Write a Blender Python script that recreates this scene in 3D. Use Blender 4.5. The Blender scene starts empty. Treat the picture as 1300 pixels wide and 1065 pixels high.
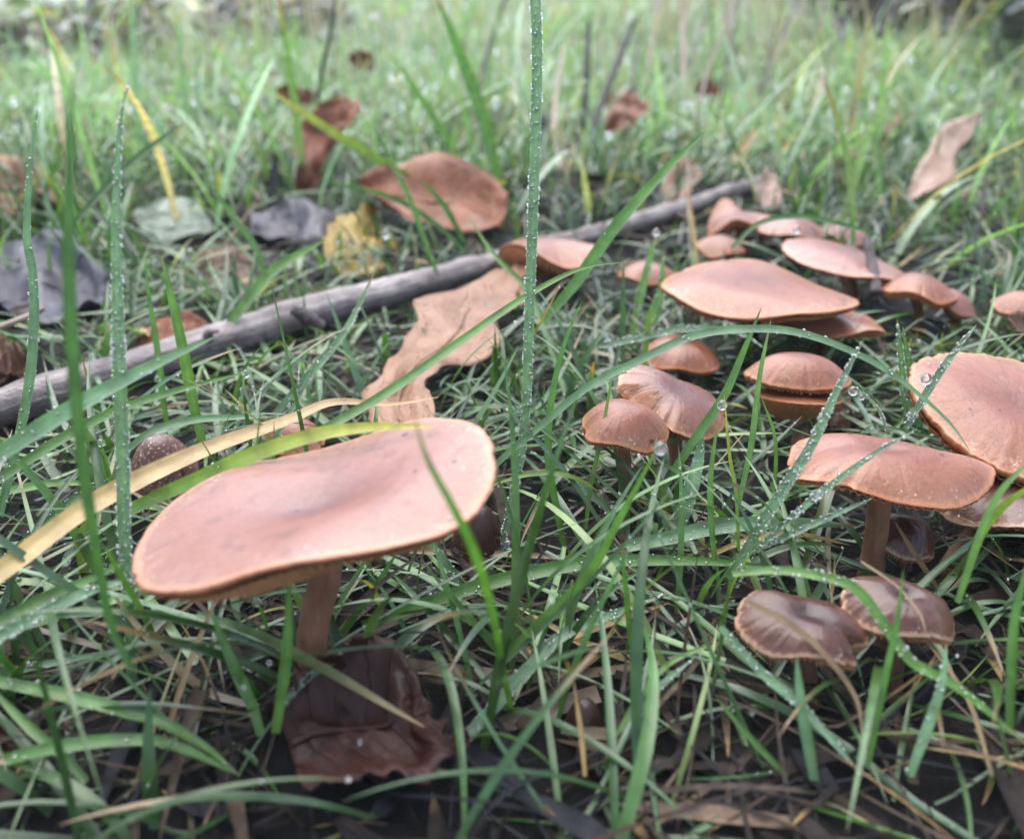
import bpy, math, random
import numpy as np
from mathutils import Vector, Matrix, noise as mnoise

random.seed(11); rng = np.random.default_rng(11)
S = 0.01                       # builders think in centimetres, the scene is in metres
sc = bpy.context.scene
COL = sc.collection

# ------------------------------------------------------------------ camera, sky, sun, exposure
PITCH = math.radians(26.0); CAM_H = 10.8; FPX = 1020.0
cam_d = bpy.data.cameras.new('camera'); cam = bpy.data.objects.new('camera', cam_d); COL.objects.link(cam)
cam.location = (0, 0, CAM_H * S); cam.rotation_euler = (math.pi / 2 - PITCH, 0, 0)
cam_d.sensor_width = 36; cam_d.lens = 36 * FPX / 1300
cam_d.shift_y = -45 / 1300
cam_d.clip_start = 0.005; cam_d.clip_end = 500
cam_d.dof.use_dof = True; cam_d.dof.focus_distance = 0.165; cam_d.dof.aperture_fstop = 12.5
sc.camera = cam

SUN_EL, SUN_AZ = math.radians(68), math.radians(-20)
world = bpy.data.worlds.new('World'); sc.world = world; world.use_nodes = True
wn = world.node_tree.nodes; wl = world.node_tree.links
sky = wn.new('ShaderNodeTexSky'); sky.sky_type = 'NISHITA'; sky.sun_disc = False
sky.sun_elevation = SUN_EL; sky.sun_rotation = SUN_AZ
sky.air_density = 1.0; sky.dust_density = 1.5; sky.ozone_density = 1.5
hs = wn.new('ShaderNodeHueSaturation'); hs.inputs['Saturation'].default_value = 0.8
wl.new(sky.outputs[0], hs.inputs['Color']); wl.new(hs.outputs[0], wn['Background'].inputs['Color'])
wn['Background'].inputs['Strength'].default_value = 0.075
sun_d = bpy.data.lights.new('sun', 'SUN'); sun = bpy.data.objects.new('sun', sun_d); COL.objects.link(sun)
sun_d.energy = 1.5; sun_d.angle = math.radians(85); sun_d.color = (1.0, 0.995, 0.98)
sun.rotation_euler = (math.pi / 2 - SUN_EL, 0, math.pi - SUN_AZ)
sc.view_settings.view_transform = 'Standard'; sc.view_settings.look = 'None'
sc.view_settings.gamma = 1; sc.view_settings.use_curve_mapping = False
sc.view_settings.exposure = 2.3
sc.render.engine = 'CYCLES'
sc.cycles.max_bounces = 10; sc.cycles.transparent_max_bounces = 8; sc.cycles.transmission_bounces = 6
sc.cycles.volume_bounces = 1; sc.cycles.use_denoising = True

# ------------------------------------------------------------------ from photograph pixels to places (cm)
CP, SP = math.cos(PITCH), math.sin(PITCH)
def ray(px, py):
    dx = (px - 650) / FPX; dy = (487.5 - py) / FPX
    return np.array([dx, CP + dy * SP, -SP + dy * CP])
def P(px, py, d): return np.array([0, 0, CAM_H]) + d * ray(px, py)
def D(px, py, z=0.0):
    return (z - CAM_H) / ray(px, py)[2]
def G(px, py, z=0.0): return P(px, py, D(px, py, z))
CAMP = np.array([0, 0, CAM_H])
def project(Q):
    Q = Q - CAMP
    dep = Q[..., 1] * CP - Q[..., 2] * SP
    up = Q[..., 1] * SP + Q[..., 2] * CP
    dep_ = np.where(dep < 0.1, 0.1, dep)
    return 650 + FPX * Q[..., 0] / dep_, 487.5 - FPX * up / dep_, dep

# ------------------------------------------------------------------ helpers
def tag(o, label=None, cat=None, group=None, kind=None):
    if label: o['label'] = label
    if cat: o['category'] = cat
    if group: o['group'] = group
    if kind: o['kind'] = kind
    return o
def empty(name, loc):
    o = bpy.data.objects.new(name, None); o.empty_display_size = 0.01; COL.objects.link(o)
    o.location = [c * S for c in loc]; return o
def mesh_obj(name, V, F, mat, parent=None, org=None, uv=None, col=None, smooth=True):
    """V (n,3) in cm in the world; org = the place of the object or of its parent."""
    V = np.asarray(V, float).reshape(-1, 3)
    o0 = np.zeros(3) if org is None else np.asarray(org, float)
    me = bpy.data.meshes.new(name)
    F = F if isinstance(F, np.ndarray) else np.array(F)
    n, k = F.shape
    me.vertices.add(len(V)); me.vertices.foreach_set('co', ((V - o0) * S).astype(np.float32).ravel())
    me.loops.add(n * k); me.loops.foreach_set('vertex_index', F.astype(np.int32).ravel())
    me.polygons.add(n); me.polygons.foreach_set('loop_start', (np.arange(n) * k).astype(np.int32))
    me.polygons.foreach_set('loop_total', np.full(n, k, np.int32))
    me.polygons.foreach_set('use_smooth', np.full(n, smooth, bool))
    if uv is not None:
        u = me.uv_layers.new(name='UVMap'); u.data.foreach_set('uv', np.asarray(uv, np.float32)[F.ravel()].ravel())
    if col is not None:
        a = me.attributes.new('col', 'FLOAT_COLOR', 'POINT')
        c4 = np.ones((len(V), 4), np.float32); c4[:, :3] = col
        a.data.foreach_set('color', c4.ravel())
    me.materials.append(mat); me.update(calc_edges=True); me.validate()
    o = bpy.data.objects.new(name, me); COL.objects.link(o)
    if parent is not None: o.parent = parent
    else: o.location = o0 * S
    return o
def grid_faces(n, m, wrap=False, off=0):
    i = np.arange(n - 1)[:, None]; j = np.arange(m if wrap else m - 1)[None, :]
    a = i * m + j; b = i * m + (j + 1) % m
    return (np.stack([a, b, b + m, a + m], -1).reshape(-1, 4) + off)
def spline(pts, n):
    """Catmull-Rom through rows of pts, n samples."""
    p = np.asarray(pts, float)
    if len(p) == 2: return p[0] + (p[1] - p[0]) * np.linspace(0, 1, n)[:, None]
    p = np.vstack([2 * p[0] - p[1], p, 2 * p[-1] - p[-2]])
    seg = len(p) - 3; t = np.linspace(0, seg, n); i = np.minimum(t.astype(int), seg - 1); u = (t - i)[:, None]
    a, b, c, d = p[i], p[i + 1], p[i + 2], p[i + 3]
    return 0.5 * (2 * b + (c - a) * u + (2 * a - 5 * b + 4 * c - d) * u ** 2 + (3 * b - a - 3 * c + d) * u ** 3)
def norm(v): return v / np.maximum(np.linalg.norm(v, axis=-1, keepdims=True), 1e-9)
def tube(pts, rad, seg=10, n=None, rough=0.0, cap=True):
    n = n or max(6, len(pts) * 5)
    q = spline(pts, n); r = spline(np.asarray(rad, float)[:, None] * np.ones((1, 2)), n)[:, 0]
    T = norm(np.gradient(q, axis=0)); ref = np.array([0, 0, 1.0]) if abs(T[0][2]) < .8 else np.array([0, 1.0, 0])
    A = norm(np.cross(T, ref)); B = np.cross(T, A)
    th = np.linspace(0, 2 * math.pi, seg, endpoint=False)
    rr = r[:, None] * (1 + rough * rng.standard_normal((n, seg)))
    V = q[:, None] + rr[..., None] * (np.cos(th)[None, :, None] * A[:, None] + np.sin(th)[None, :, None] * B[:, None])
    V = V.reshape(-1, 3); F = grid_faces(n, seg, True)
    uv = np.stack(np.broadcast_arrays(th[None, :] / 6.2832, np.linspace(0, 1, n)[:, None]), -1).reshape(-1, 2)
    if cap:
        c0, c1 = len(V), len(V) + 1
        V = np.vstack([V, q[0], q[-1]]); uv = np.vstack([uv, [0, 0], [0, 1]])
        k = np.arange(seg); k2 = (k + 1) % seg; e = (n - 1) * seg
        F = np.vstack([F, np.stack([k, np.full(seg, c0), np.full(seg, c0), k2], -1)[:, [0, 1, 1, 3]],
                       np.stack([e + k, e + k2, np.full(seg, c1), np.full(seg, c1)], -1)]) if False else F
        # close the ends with slightly domed rings
        ring0 = q[0] + (V[:seg] - q[0]) * .55 - T[0] * r[0] * .25
        ring1 = q[-1] + (V[e:e + seg] - q[-1]) * .55 + T[-1] * r[-1] * .25
        b = len(V); V = np.vstack([V, ring0, ring1]); uv = np.vstack([uv, uv[:seg], uv[e:e + seg]])
        V[c0] = q[0] - T[0] * r[0] * .3; V[c1] = q[-1] + T[-1] * r[-1] * .3
        F = np.vstack([F, np.stack([b + k, b + k2, k2, k], -1), np.stack([e + k, e + k2, b + seg + k2, b + seg + k], -1)])
        h = np.arange(0, seg, 2)
        F = np.vstack([F, np.stack([np.full(len(h), c0), b + (h + 2) % seg, b + (h + 1) % seg, b + h], -1),
                       np.stack([np.full(len(h), c1), b + seg + h, b + seg + (h + 1) % seg, b + seg + (h + 2) % seg], -1)])
    return V, F, uv
def fbm(x, y, z=0.0, o=3):
    return mnoise.fractal((x, y, z), 1.0, 2.0, o, noise_basis='PERLIN_ORIGINAL')

# ------------------------------------------------------------------ materials
class NT:
    def __init__(s, name):
        s.m = bpy.data.materials.new(name); s.m.use_nodes = True; s.t = s.m.node_tree
        s.t.nodes.clear(); s.out = s.t.nodes.new('ShaderNodeOutputMaterial')
    def n(s, ty, **kw):
        nd = s.t.nodes.new('ShaderNode' + ty)
        for k, v in kw.items():
            if k[0] == '_': setattr(nd, k[1:], v)
        return nd
    def l(s, a, b): s.t.links.new(a, b)
    def val(s, sock, v):
        if hasattr(v, 'is_output') or isinstance(v, bpy.types.NodeSocket): s.l(v, sock)
        else: sock.default_value = v
    def math(s, op, a, b=0.0, clamp=False):
        nd = s.n('Math', _operation=op, _use_clamp=clamp); s.val(nd.inputs[0], a); s.val(nd.inputs[1], b); return nd.outputs[0]
    def noise(s, vec, scale, detail=3, rough=.5):
        nd = s.n('TexNoise'); nd.inputs['Scale'].default_value = scale; nd.inputs['Detail'].default_value = detail
        nd.inputs['Roughness'].default_value = rough
        if vec is not None: s.l(vec, nd.inputs['Vector'])
        return nd.outputs[0]
    def ramp(s, fac, stops, interp='LINEAR'):
        nd = s.n('ValToRGB'); cr = nd.color_ramp; cr.interpolation = interp
        while len(cr.elements) < len(stops): cr.elements.new(0.5)
        for e, (p, c) in zip(cr.elements, stops):
            e.position = p; e.color = (*c, 1) if not isinstance(c, (int, float)) else (c, c, c, 1)
        s.l(fac, nd.inputs[0]); return nd.outputs[0]
    def mix(s, f, a, b, mode='MIX'):
        nd = s.n('Mix', _data_type='RGBA', _blend_type=mode); s.val(nd.inputs[0], f)
        for k, v in ((6, a), (7, b)):
            if isinstance(v, tuple): nd.inputs[k].default_value = (*v, 1)
            else: s.l(v, nd.inputs[k])
        return nd.outputs[2]
    def bump(s, h, strength, dist):
        nd = s.n('Bump'); nd.inputs['Strength'].default_value = strength; nd.inputs['Distance'].default_value = dist
        s.l(h, nd.inputs['Height']); return nd.outputs[0]
    def bsdf(s, base, rough=.5, spec=.5, nrm=None, **kw):
        b = s.n('BsdfPrincipled'); s.val(b.inputs['Base Color'], (*base, 1) if isinstance(base, tuple) else base)
        s.val(b.inputs['Roughness'], rough); b.inputs['Specular IOR Level'].default_value = spec
        if nrm is not None: s.l(nrm, b.inputs['Normal'])
        for k, v in kw.items(): s.val(b.inputs[k.replace('_', ' ')], v)
        return b
    def done(s, sh): s.l(sh, s.out.inputs['Surface']); return s.m

def cap_mat(name, centre, mid, rim, edge, rough=.36, frost=0.0):
    t = NT(name); tc = t.n('TexCoord'); sep = t.n('SeparateXYZ'); t.l(tc.outputs['UV'], sep.inputs[0])
    u, v = sep.outputs[0], sep.outputs[1]; obj = tc.outputs['Object']
    big = t.noise(obj, 130, 3); fine = t.noise(obj, 900, 4, .6)
    s_ = t.math('ADD', t.math('MULTIPLY', v, 2.0), t.math('MULTIPLY', t.math('SUBTRACT', big, .5), .42))
    c = t.ramp(s_, [(0.0, centre), (.42, mid), (.84, tuple(a * .45 + b * .55 for a, b in zip(mid, rim))), (.97, rim)])
    cmb = t.n('CombineXYZ'); t.l(t.math('MULTIPLY', u, 95.0), cmb.inputs[0]); t.l(t.math('MULTIPLY', v, 5.0), cmb.inputs[1])
    info = t.n('ObjectInfo'); t.l(t.math('MULTIPLY', info.outputs['Random'], 40.0), cmb.inputs[2])
    stri = t.noise(cmb.outputs[0], 1.0, 2)
    near = t.math('MULTIPLY', t.math('SUBTRACT', t.math('MULTIPLY', v, 2.0), .45, True), 1.5, True)
    k = t.math('MULTIPLY', near, t.math('MULTIPLY', t.math('SUBTRACT', stri, .35, True), 1.8, True))
    c = t.mix(t.math('MULTIPLY', k, .6), c, tuple(x * .55 for x in mid))
    c = t.mix(t.math('MULTIPLY', t.math('SUBTRACT', fine, .42, True), 1.1, True), c, tuple(min(1, x * 1.25) for x in mid))
    blot = t.ramp(t.noise(obj, 260, 4, .65), [(.5, 0.0), (.72, 1.0)])
    c = t.mix(t.math('MULTIPLY', blot, .5), c, tuple(x * .6 for x in centre))
    # pale veil flecks near the margin
    fl = t.ramp(t.noise(obj, 1500, 2), [(.6, 0.0), (.68, 1.0)])
    patch = t.ramp(t.noise(obj, 220, 2), [(.48, 0.0), (.6, 1.0)])
    band = t.math('MAXIMUM', t.math('MULTIPLY', patch, t.ramp(t.math('MULTIPLY', v, 2.0), [(.74, 0.0), (.92, 1.0)])), frost)
    c = t.mix(t.math('MULTIPLY', t.math('MULTIPLY', fl, band), .75), c, (.62, .47, .36))
    # specks of soil
    vo = t.n('TexVoronoi'); vo.inputs['Scale'].default_value = 330; t.l(obj, vo.inputs['Vector'])
    sp = t.n('SeparateColor'); t.l(vo.outputs['Color'], sp.inputs[0])
    rad = t.math('MULTIPLY', t.math('SUBTRACT', sp.outputs[0], .76, True), .9)
    dist = t.math('ADD', vo.outputs['Distance'], t.math('MULTIPLY', t.math('SUBTRACT', fine, .5), .2))
    speck = t.math('MULTIPLY', t.math('LESS_THAN', dist, rad), .85)
    c = t.mix(speck, c, (.025, .016, .014))
    rl = t.ramp(t.math('ADD', t.math('MULTIPLY', v, 2.0), t.math('MULTIPLY', t.math('SUBTRACT', stri, .5), .10)), [(.945, 0.0), (.985, 1.0)])
    c = t.mix(t.math('MULTIPLY', rl, .85), c, tuple(min(1, .75 * x + .75 * y) for x, y in zip(rim, edge)))
    isedge = t.ramp(v, [(.492, 0.0), (.51, 1.0)])
    ek = t.math('MULTIPLY', t.math('SUBTRACT', stri, .3, True), 1.6, True)
    c = t.mix(isedge, c, t.mix(ek, edge, tuple(x * .36 for x in edge)))
    h = t.math('ADD', t.math('MULTIPLY', stri, t.math('MULTIPLY', near, .5)), t.math('MULTIPLY', fine, .55))
    nb = t.bump(h, .75, .00045)
    r = t.math('ADD', t.math('MULTIPLY', big, .25), rough - .12)
    b = t.bsdf(c, r, .42, nb, Subsurface_Weight=.16, Subsurface_Scale=.002, Coat_Weight=.22, Coat_Roughness=.22)
    b.inputs['Subsurface Radius'].default_value = (1, .45, .3)
    return t.done(b.outputs[0])
CAPS = {
    'pink':   cap_mat('cap_skin_pink', (0.1103, 0.0402, 0.0339), (0.2165, 0.0890, 0.0708), (0.3105, 0.1548, 0.1120), (0.3105, 0.1238, 0.0542), .38),
    'salmon': cap_mat('cap_skin_salmon', (0.1307, 0.0387, 0.0217), (0.2042, 0.0643, 0.0339), (0.3268, 0.1471, 0.0831), (0.3268, 0.1161, 0.0397)),
    'tan':    cap_mat('cap_skin_tan', (0.1062, 0.0286, 0.0130), (0.1716, 0.0511, 0.0231), (0.2941, 0.1200, 0.0578), (0.3268, 0.1006, 0.0289)),
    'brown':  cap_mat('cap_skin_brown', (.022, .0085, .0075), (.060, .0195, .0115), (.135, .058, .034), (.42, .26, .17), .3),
    'mauve':  cap_mat('cap_skin_mauve', (0.0694, 0.0248, 0.0217), (0.1307, 0.0434, 0.0303), (0.3268, 0.1548, 0.0867), (0.3431, 0.1471, 0.0722), .28),
    'frost':  cap_mat('cap_skin_frosted', (0.0817, 0.0348, 0.0289), (0.1144, 0.0464, 0.0361), (0.1797, 0.0929, 0.0722), (0.1634, 0.0774, 0.0506), .4, 1.0),
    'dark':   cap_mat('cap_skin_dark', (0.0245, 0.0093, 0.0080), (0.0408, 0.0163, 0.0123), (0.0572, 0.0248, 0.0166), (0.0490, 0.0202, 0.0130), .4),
}
def flesh_mat(name, a, b, scale=(1, 1, 1), rough=.6, bumpd=.0004):
    t = NT(name); tc = t.n('TexCoord'); mp = t.n('Mapping'); mp.inputs['Scale'].default_value = scale
    t.l(tc.outputs['Object'], mp.inputs[0])
    n1 = t.noise(mp.outputs[0], 700, 4, .6); n2 = t.noise(tc.outputs['Object'], 150, 2)
    f = t.math('ADD', t.math('MULTIPLY', n1, .7), t.math('MULTIPLY', n2, .5))
    c = t.ramp(f, [(.38, a), (.78, b)])
    bs = t.bsdf(c, rough, .3, t.bump(n1, .6, bumpd), Subsurface_Weight=.1, Subsurface_Scale=.0015)
    return t.done(bs.outputs[0])
M_gill = flesh_mat('gill_flesh', (.42, .17, .07), (.56, .28, .14))
M_gill_pale = flesh_mat('gill_flesh_pale', (.34, .15, .08), (.52, .33, .22))
M_gill_dark = flesh_mat('gill_flesh_dark', (.14, .06, .035), (.24, .11, .065))
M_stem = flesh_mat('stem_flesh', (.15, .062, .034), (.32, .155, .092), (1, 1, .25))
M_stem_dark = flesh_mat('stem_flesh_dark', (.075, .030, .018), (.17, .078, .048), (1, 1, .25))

def grass_mat(name, fine=True):
    t = NT(name); at = t.n('Attribute', _attribute_name='col'); tc = t.n('TexCoord')
    n1 = t.noise(tc.outputs['Object'], 260, 3)
    c = t.mix(1.0, at.outputs['Color'], t.ramp(n1, [(.3, .72), (.7, 1.28)]), 'MULTIPLY')
    nb = None
    if fine:
        sep = t.n('SeparateXYZ'); t.l(tc.outputs['UV'], sep.inputs[0])
        ribs = t.math('SINE', t.math('MULTIPLY', sep.outputs[0], 56.0))
        c = t.mix(t.math('MULTIPLY', t.math('ADD', ribs, 1.0), .14), c, t.mix(1.0, c, (.55, .55, .55), 'MULTIPLY'))
        blem = t.ramp(t.noise(tc.outputs['Object'], 420, 4, .65), [(.62, 0.0), (.74, 1.0)])
        c = t.mix(t.math('MULTIPLY', blem, .3), c, (.22, .15, .06))
        nb = t.bump(t.math('ADD', ribs, t.math('MULTIPLY', t.noise(tc.outputs['Object'], 1800, 2), 1.5)), .35, .00012)
    b = t.bsdf(c, .38, .5, nb, Coat_Weight=.55, Coat_Roughness=.2)
    tr = t.n('BsdfTranslucent'); t.l(t.mix(1.0, c, (1.5, 1.6, .8), 'MULTIPLY'), tr.inputs[0])
    mx = t.n('MixShader'); mx.inputs[0].default_value = .34
    t.l(b.outputs[0], mx.inputs[1]); t.l(tr.outputs[0], mx.inputs[2])
    return t.done(mx.outputs[0])
def litter_mat():
    t = NT('rotting_litter'); at = t.n('Attribute', _attribute_name='col'); tc = t.n('TexCoord')
    n1 = t.noise(tc.outputs['Object'], 420, 4, .65)
    c = t.mix(1.0, at.outputs['Color'], t.ramp(n1, [(.3, .45), (.7, 1.35)]), 'MULTIPLY')
    return t.done(t.bsdf(c, .6, .12, t.bump(n1, .6, .0006)).outputs[0])
M_litter = litter_mat()
M_foliage = grass_mat('shrub_leaf_wet', False); M_foliage.node_tree.nodes['Principled BSDF'].inputs['Roughness'].default_value = .2
M_blade = grass_mat('grass_blade_green'); M_grass = grass_mat('grass_field_green', False)

def leaf_mat(name, a, b, c3, rough=.42, vein=.55):
    t = NT(name); tc = t.n('TexCoord'); sep = t.n('SeparateXYZ'); t.l(tc.outputs['UV'], sep.inputs[0])
    u, v = sep.outputs[0], sep.outputs[1]; obj = tc.outputs['Object']
    n1 = t.noise(obj, 90, 4, .6); n2 = t.noise(obj, 600, 4, .6)
    c = t.ramp(t.math('ADD', t.math('MULTIPLY', n1, .8), t.math('MULTIPLY', n2, .3)), [(.36, a), (.55, b), (.78, c3)])
    au = t.math('ABSOLUTE', t.math('SUBTRACT', u, .5))
    wob = t.math('MULTIPLY', t.math('SUBTRACT', n1, .5), .12)
    ph = t.math('FRACT', t.math('MULTIPLY', t.math('ADD', t.math('SUBTRACT', v, t.math('MULTIPLY', au, .45)), wob), 8.0))
    ve = t.ramp(t.math('ABSOLUTE', t.math('SUBTRACT', ph, .5)), [(0.0, 1.0), (.07, 0.0)])
    c = t.mix(t.math('MULTIPLY', ve, vein), c, tuple(min(1, x * 1.5) for x in b))
    sp = t.ramp(t.noise(obj, 330, 3, .7), [(.6, 0.0), (.68, 1.0)])
    c = t.mix(t.math('MULTIPLY', sp, .8), c, tuple(x * .33 for x in a))
    nb = t.bump(t.math('ADD', t.math('MULTIPLY', ve, .8), n2), .6, .0005)
    bs = t.bsdf(c, rough, .45, nb)
    tr = t.n('BsdfTranslucent'); t.l(c, tr.inputs[0]); mx = t.n('MixShader'); mx.inputs[0].default_value = .2
    t.l(bs.outputs[0], mx.inputs[1]); t.l(tr.outputs[0], mx.inputs[2]); return t.done(mx.outputs[0])
LEAF = {
    'rust':   leaf_mat('leaf_rust', (.10, .028, .009), (.20, .060, .019), (.28, .10, .038)),
    'tan':    leaf_mat('leaf_tan', (.17, .078, .040), (.27, .138, .080), (.36, .20, .125), .45, .8),
    'pale':   leaf_mat('leaf_pale', (.26, .16, .12), (.37, .25, .19), (.45, .33, .27), .45),
    'yellow': leaf_mat('leaf_yellow', (.16, .09, .015), (.30, .195, .025), (.38, .27, .05)),
    'silver': leaf_mat('leaf_silver', (.10, .14, .08), (.16, .20, .14), (.24, .27, .22), .36),
    'grey':   leaf_mat('leaf_grey', (.045, .04, .055), (.085, .078, .10), (.14, .125, .15), .34),
    'dark':   leaf_mat('leaf_dark', (.026, .007, .004), (.048, .0125, .007), (.075, .024, .013), .48, .15),
    'brown':  leaf_mat('leaf_brown', (.07, .03, .018), (.13, .06, .035), (.20, .10, .06)),
}
def wood_mat(name, a, b, c3, sc1=1.0, rough=.5):
    t = NT(name); tc = t.n('TexCoord'); mp = t.n('Mapping'); mp.inputs['Scale'].default_value = (14, 3.5 * sc1, 1)
    t.l(tc.outputs['UV'], mp.inputs[0])
    n1 = t.noise(mp.outputs[0], 1.0, 5, .6); n2 = t.noise(tc.outputs['Object'], 110, 5, .65); n3 = t.noise(tc.outputs['Object'], 900, 3)
    c = t.ramp(t.math('ADD', t.math('MULTIPLY', n1, .5), t.math('MULTIPLY', n2, .5)), [(.34, a), (.5, b), (.66, c3)])
    pk = t.ramp(n2, [(.62, 0.0), (.68, 1.0)]); c = t.mix(t.math('MULTIPLY', pk, .6), c, tuple(x * .35 for x in a))
    bs = t.bsdf(c, rough, .45, t.bump(t.math('ADD', n1, t.math('MULTIPLY', n3, .5)), .9, .0012)); return t.done(bs.outputs[0])
M_stick = wood_mat('stick_bark', (.045, .032, .030), (.18, .145, .138), (.38, .335, .32))
M_twig = wood_mat('twig_bark', (.035, .025, .025), (.08, .06, .06), (.15, .12, .115))
M_twig_dark = wood_mat('twig_bark_dark', (.018, .012, .012), (.04, .03, .03), (.075, .06, .055))
M_strawstem = wood_mat('dry_stalk', (.20, .14, .10), (.33, .25, .19), (.45, .36, .29))
def soil_mat():
    t = NT('wet_soil'); tc = t.n('TexCoord'); obj = tc.outputs['Object']
    n1 = t.noise(obj, 60, 5, .65); n2 = t.noise(obj, 700, 4, .7)
    near = t.ramp(t.math('ADD', t.math('MULTIPLY', n1, .6), t.math('MULTIPLY', n2, .5)),
                  [(.40, (.004, .004, .004)), (.58, (.010, .008, .008)), (.74, (.03, .022, .019))])
    far = t.ramp(t.noise(obj, 9, 6, .7), [(.35, (.05, .075, .03)), (.5, (.11, .14, .06)), (.66, (.20, .17, .15))])
    sep = t.n('SeparateXYZ'); t.l(obj, sep.inputs[0])
    c = t.mix(t.ramp(t.math('MULTIPLY', sep.outputs[1], .3), [(.15, 0.0), (.5, 1.0)]), near, far)
    bs = t.bsdf(c, t.math('ADD', t.math('MULTIPLY', n2, .5), .35), .22, t.bump(t.math('ADD', n1, n2), .9, .0025)); return t.done(bs.outputs[0])
M_soil = soil_mat()
def water_mat():
    t = NT('water'); b = t.bsdf((1.0, 1.0, 1.0), .0, .5, None, Transmission_Weight=1.0); b.inputs['IOR'].default_value = 1.333
    g = t.n('BsdfGlossy'); g.inputs['Roughness'].default_value = .08; mx = t.n('MixShader'); mx.inputs[0].default_value = .22
    t.l(b.outputs[0], mx.inputs[1]); t.l(g.outputs[0], mx.inputs[2]); return t.done(mx.outputs[0])
M_water = water_mat(); M_drop = water_mat(); M_drop.name = 'clear_water'
M_drop.node_tree.nodes['Mix Shader'].inputs[0].default_value = .06

# ------------------------------------------------------------------ ground
def terrain(x, y):
    """height (cm) of the ground under grass at x, y (cm)"""
    x = np.asarray(x, float); y = np.asarray(y, float)
    far = np.clip(y - 70, 0, 500); rs = 1 / (1 + np.exp(-(x + .10 * y + 8) / np.maximum(18, .22 * np.abs(y))))
    z = far * (.085 * rs - .012) * np.clip(1.4 - far / 900, .3, 1.0)
    z = z + .35 * np.sin(x * .21 + 1.3) * np.sin(y * .17 + .4) * np.clip((y - 14) / 25, 0, 1)
    z = z + np.clip((np.hypot(x, y) - 40) / 60, 0, 1) * 1.2 * np.sin(x * .06 + .5) * np.sin(y * .05)
    return z
n = 230
a = np.linspace(-1, 1, n); wx = 60 * a + 1500 * np.abs(a) ** 7 * np.sign(a)
b = np.linspace(0, 1, n); wy = -30 + 150 * b + 2400 * b ** 7
X, Y = np.meshgrid(wx, wy); Z = terrain(X, Y)
nz = np.array([fbm(x * .35, y * .35, 3.3, 4) if abs(x) < 60 and y < 90 else 0 for x, y in zip(X.ravel(), Y.ravel())]).reshape(X.shape)
Z = Z + nz * .42 - .12
ground = mesh_obj('ground', np.stack([X, Y, Z], -1), grid_faces(n, n), M_soil); tag(ground, kind='structure')

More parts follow.
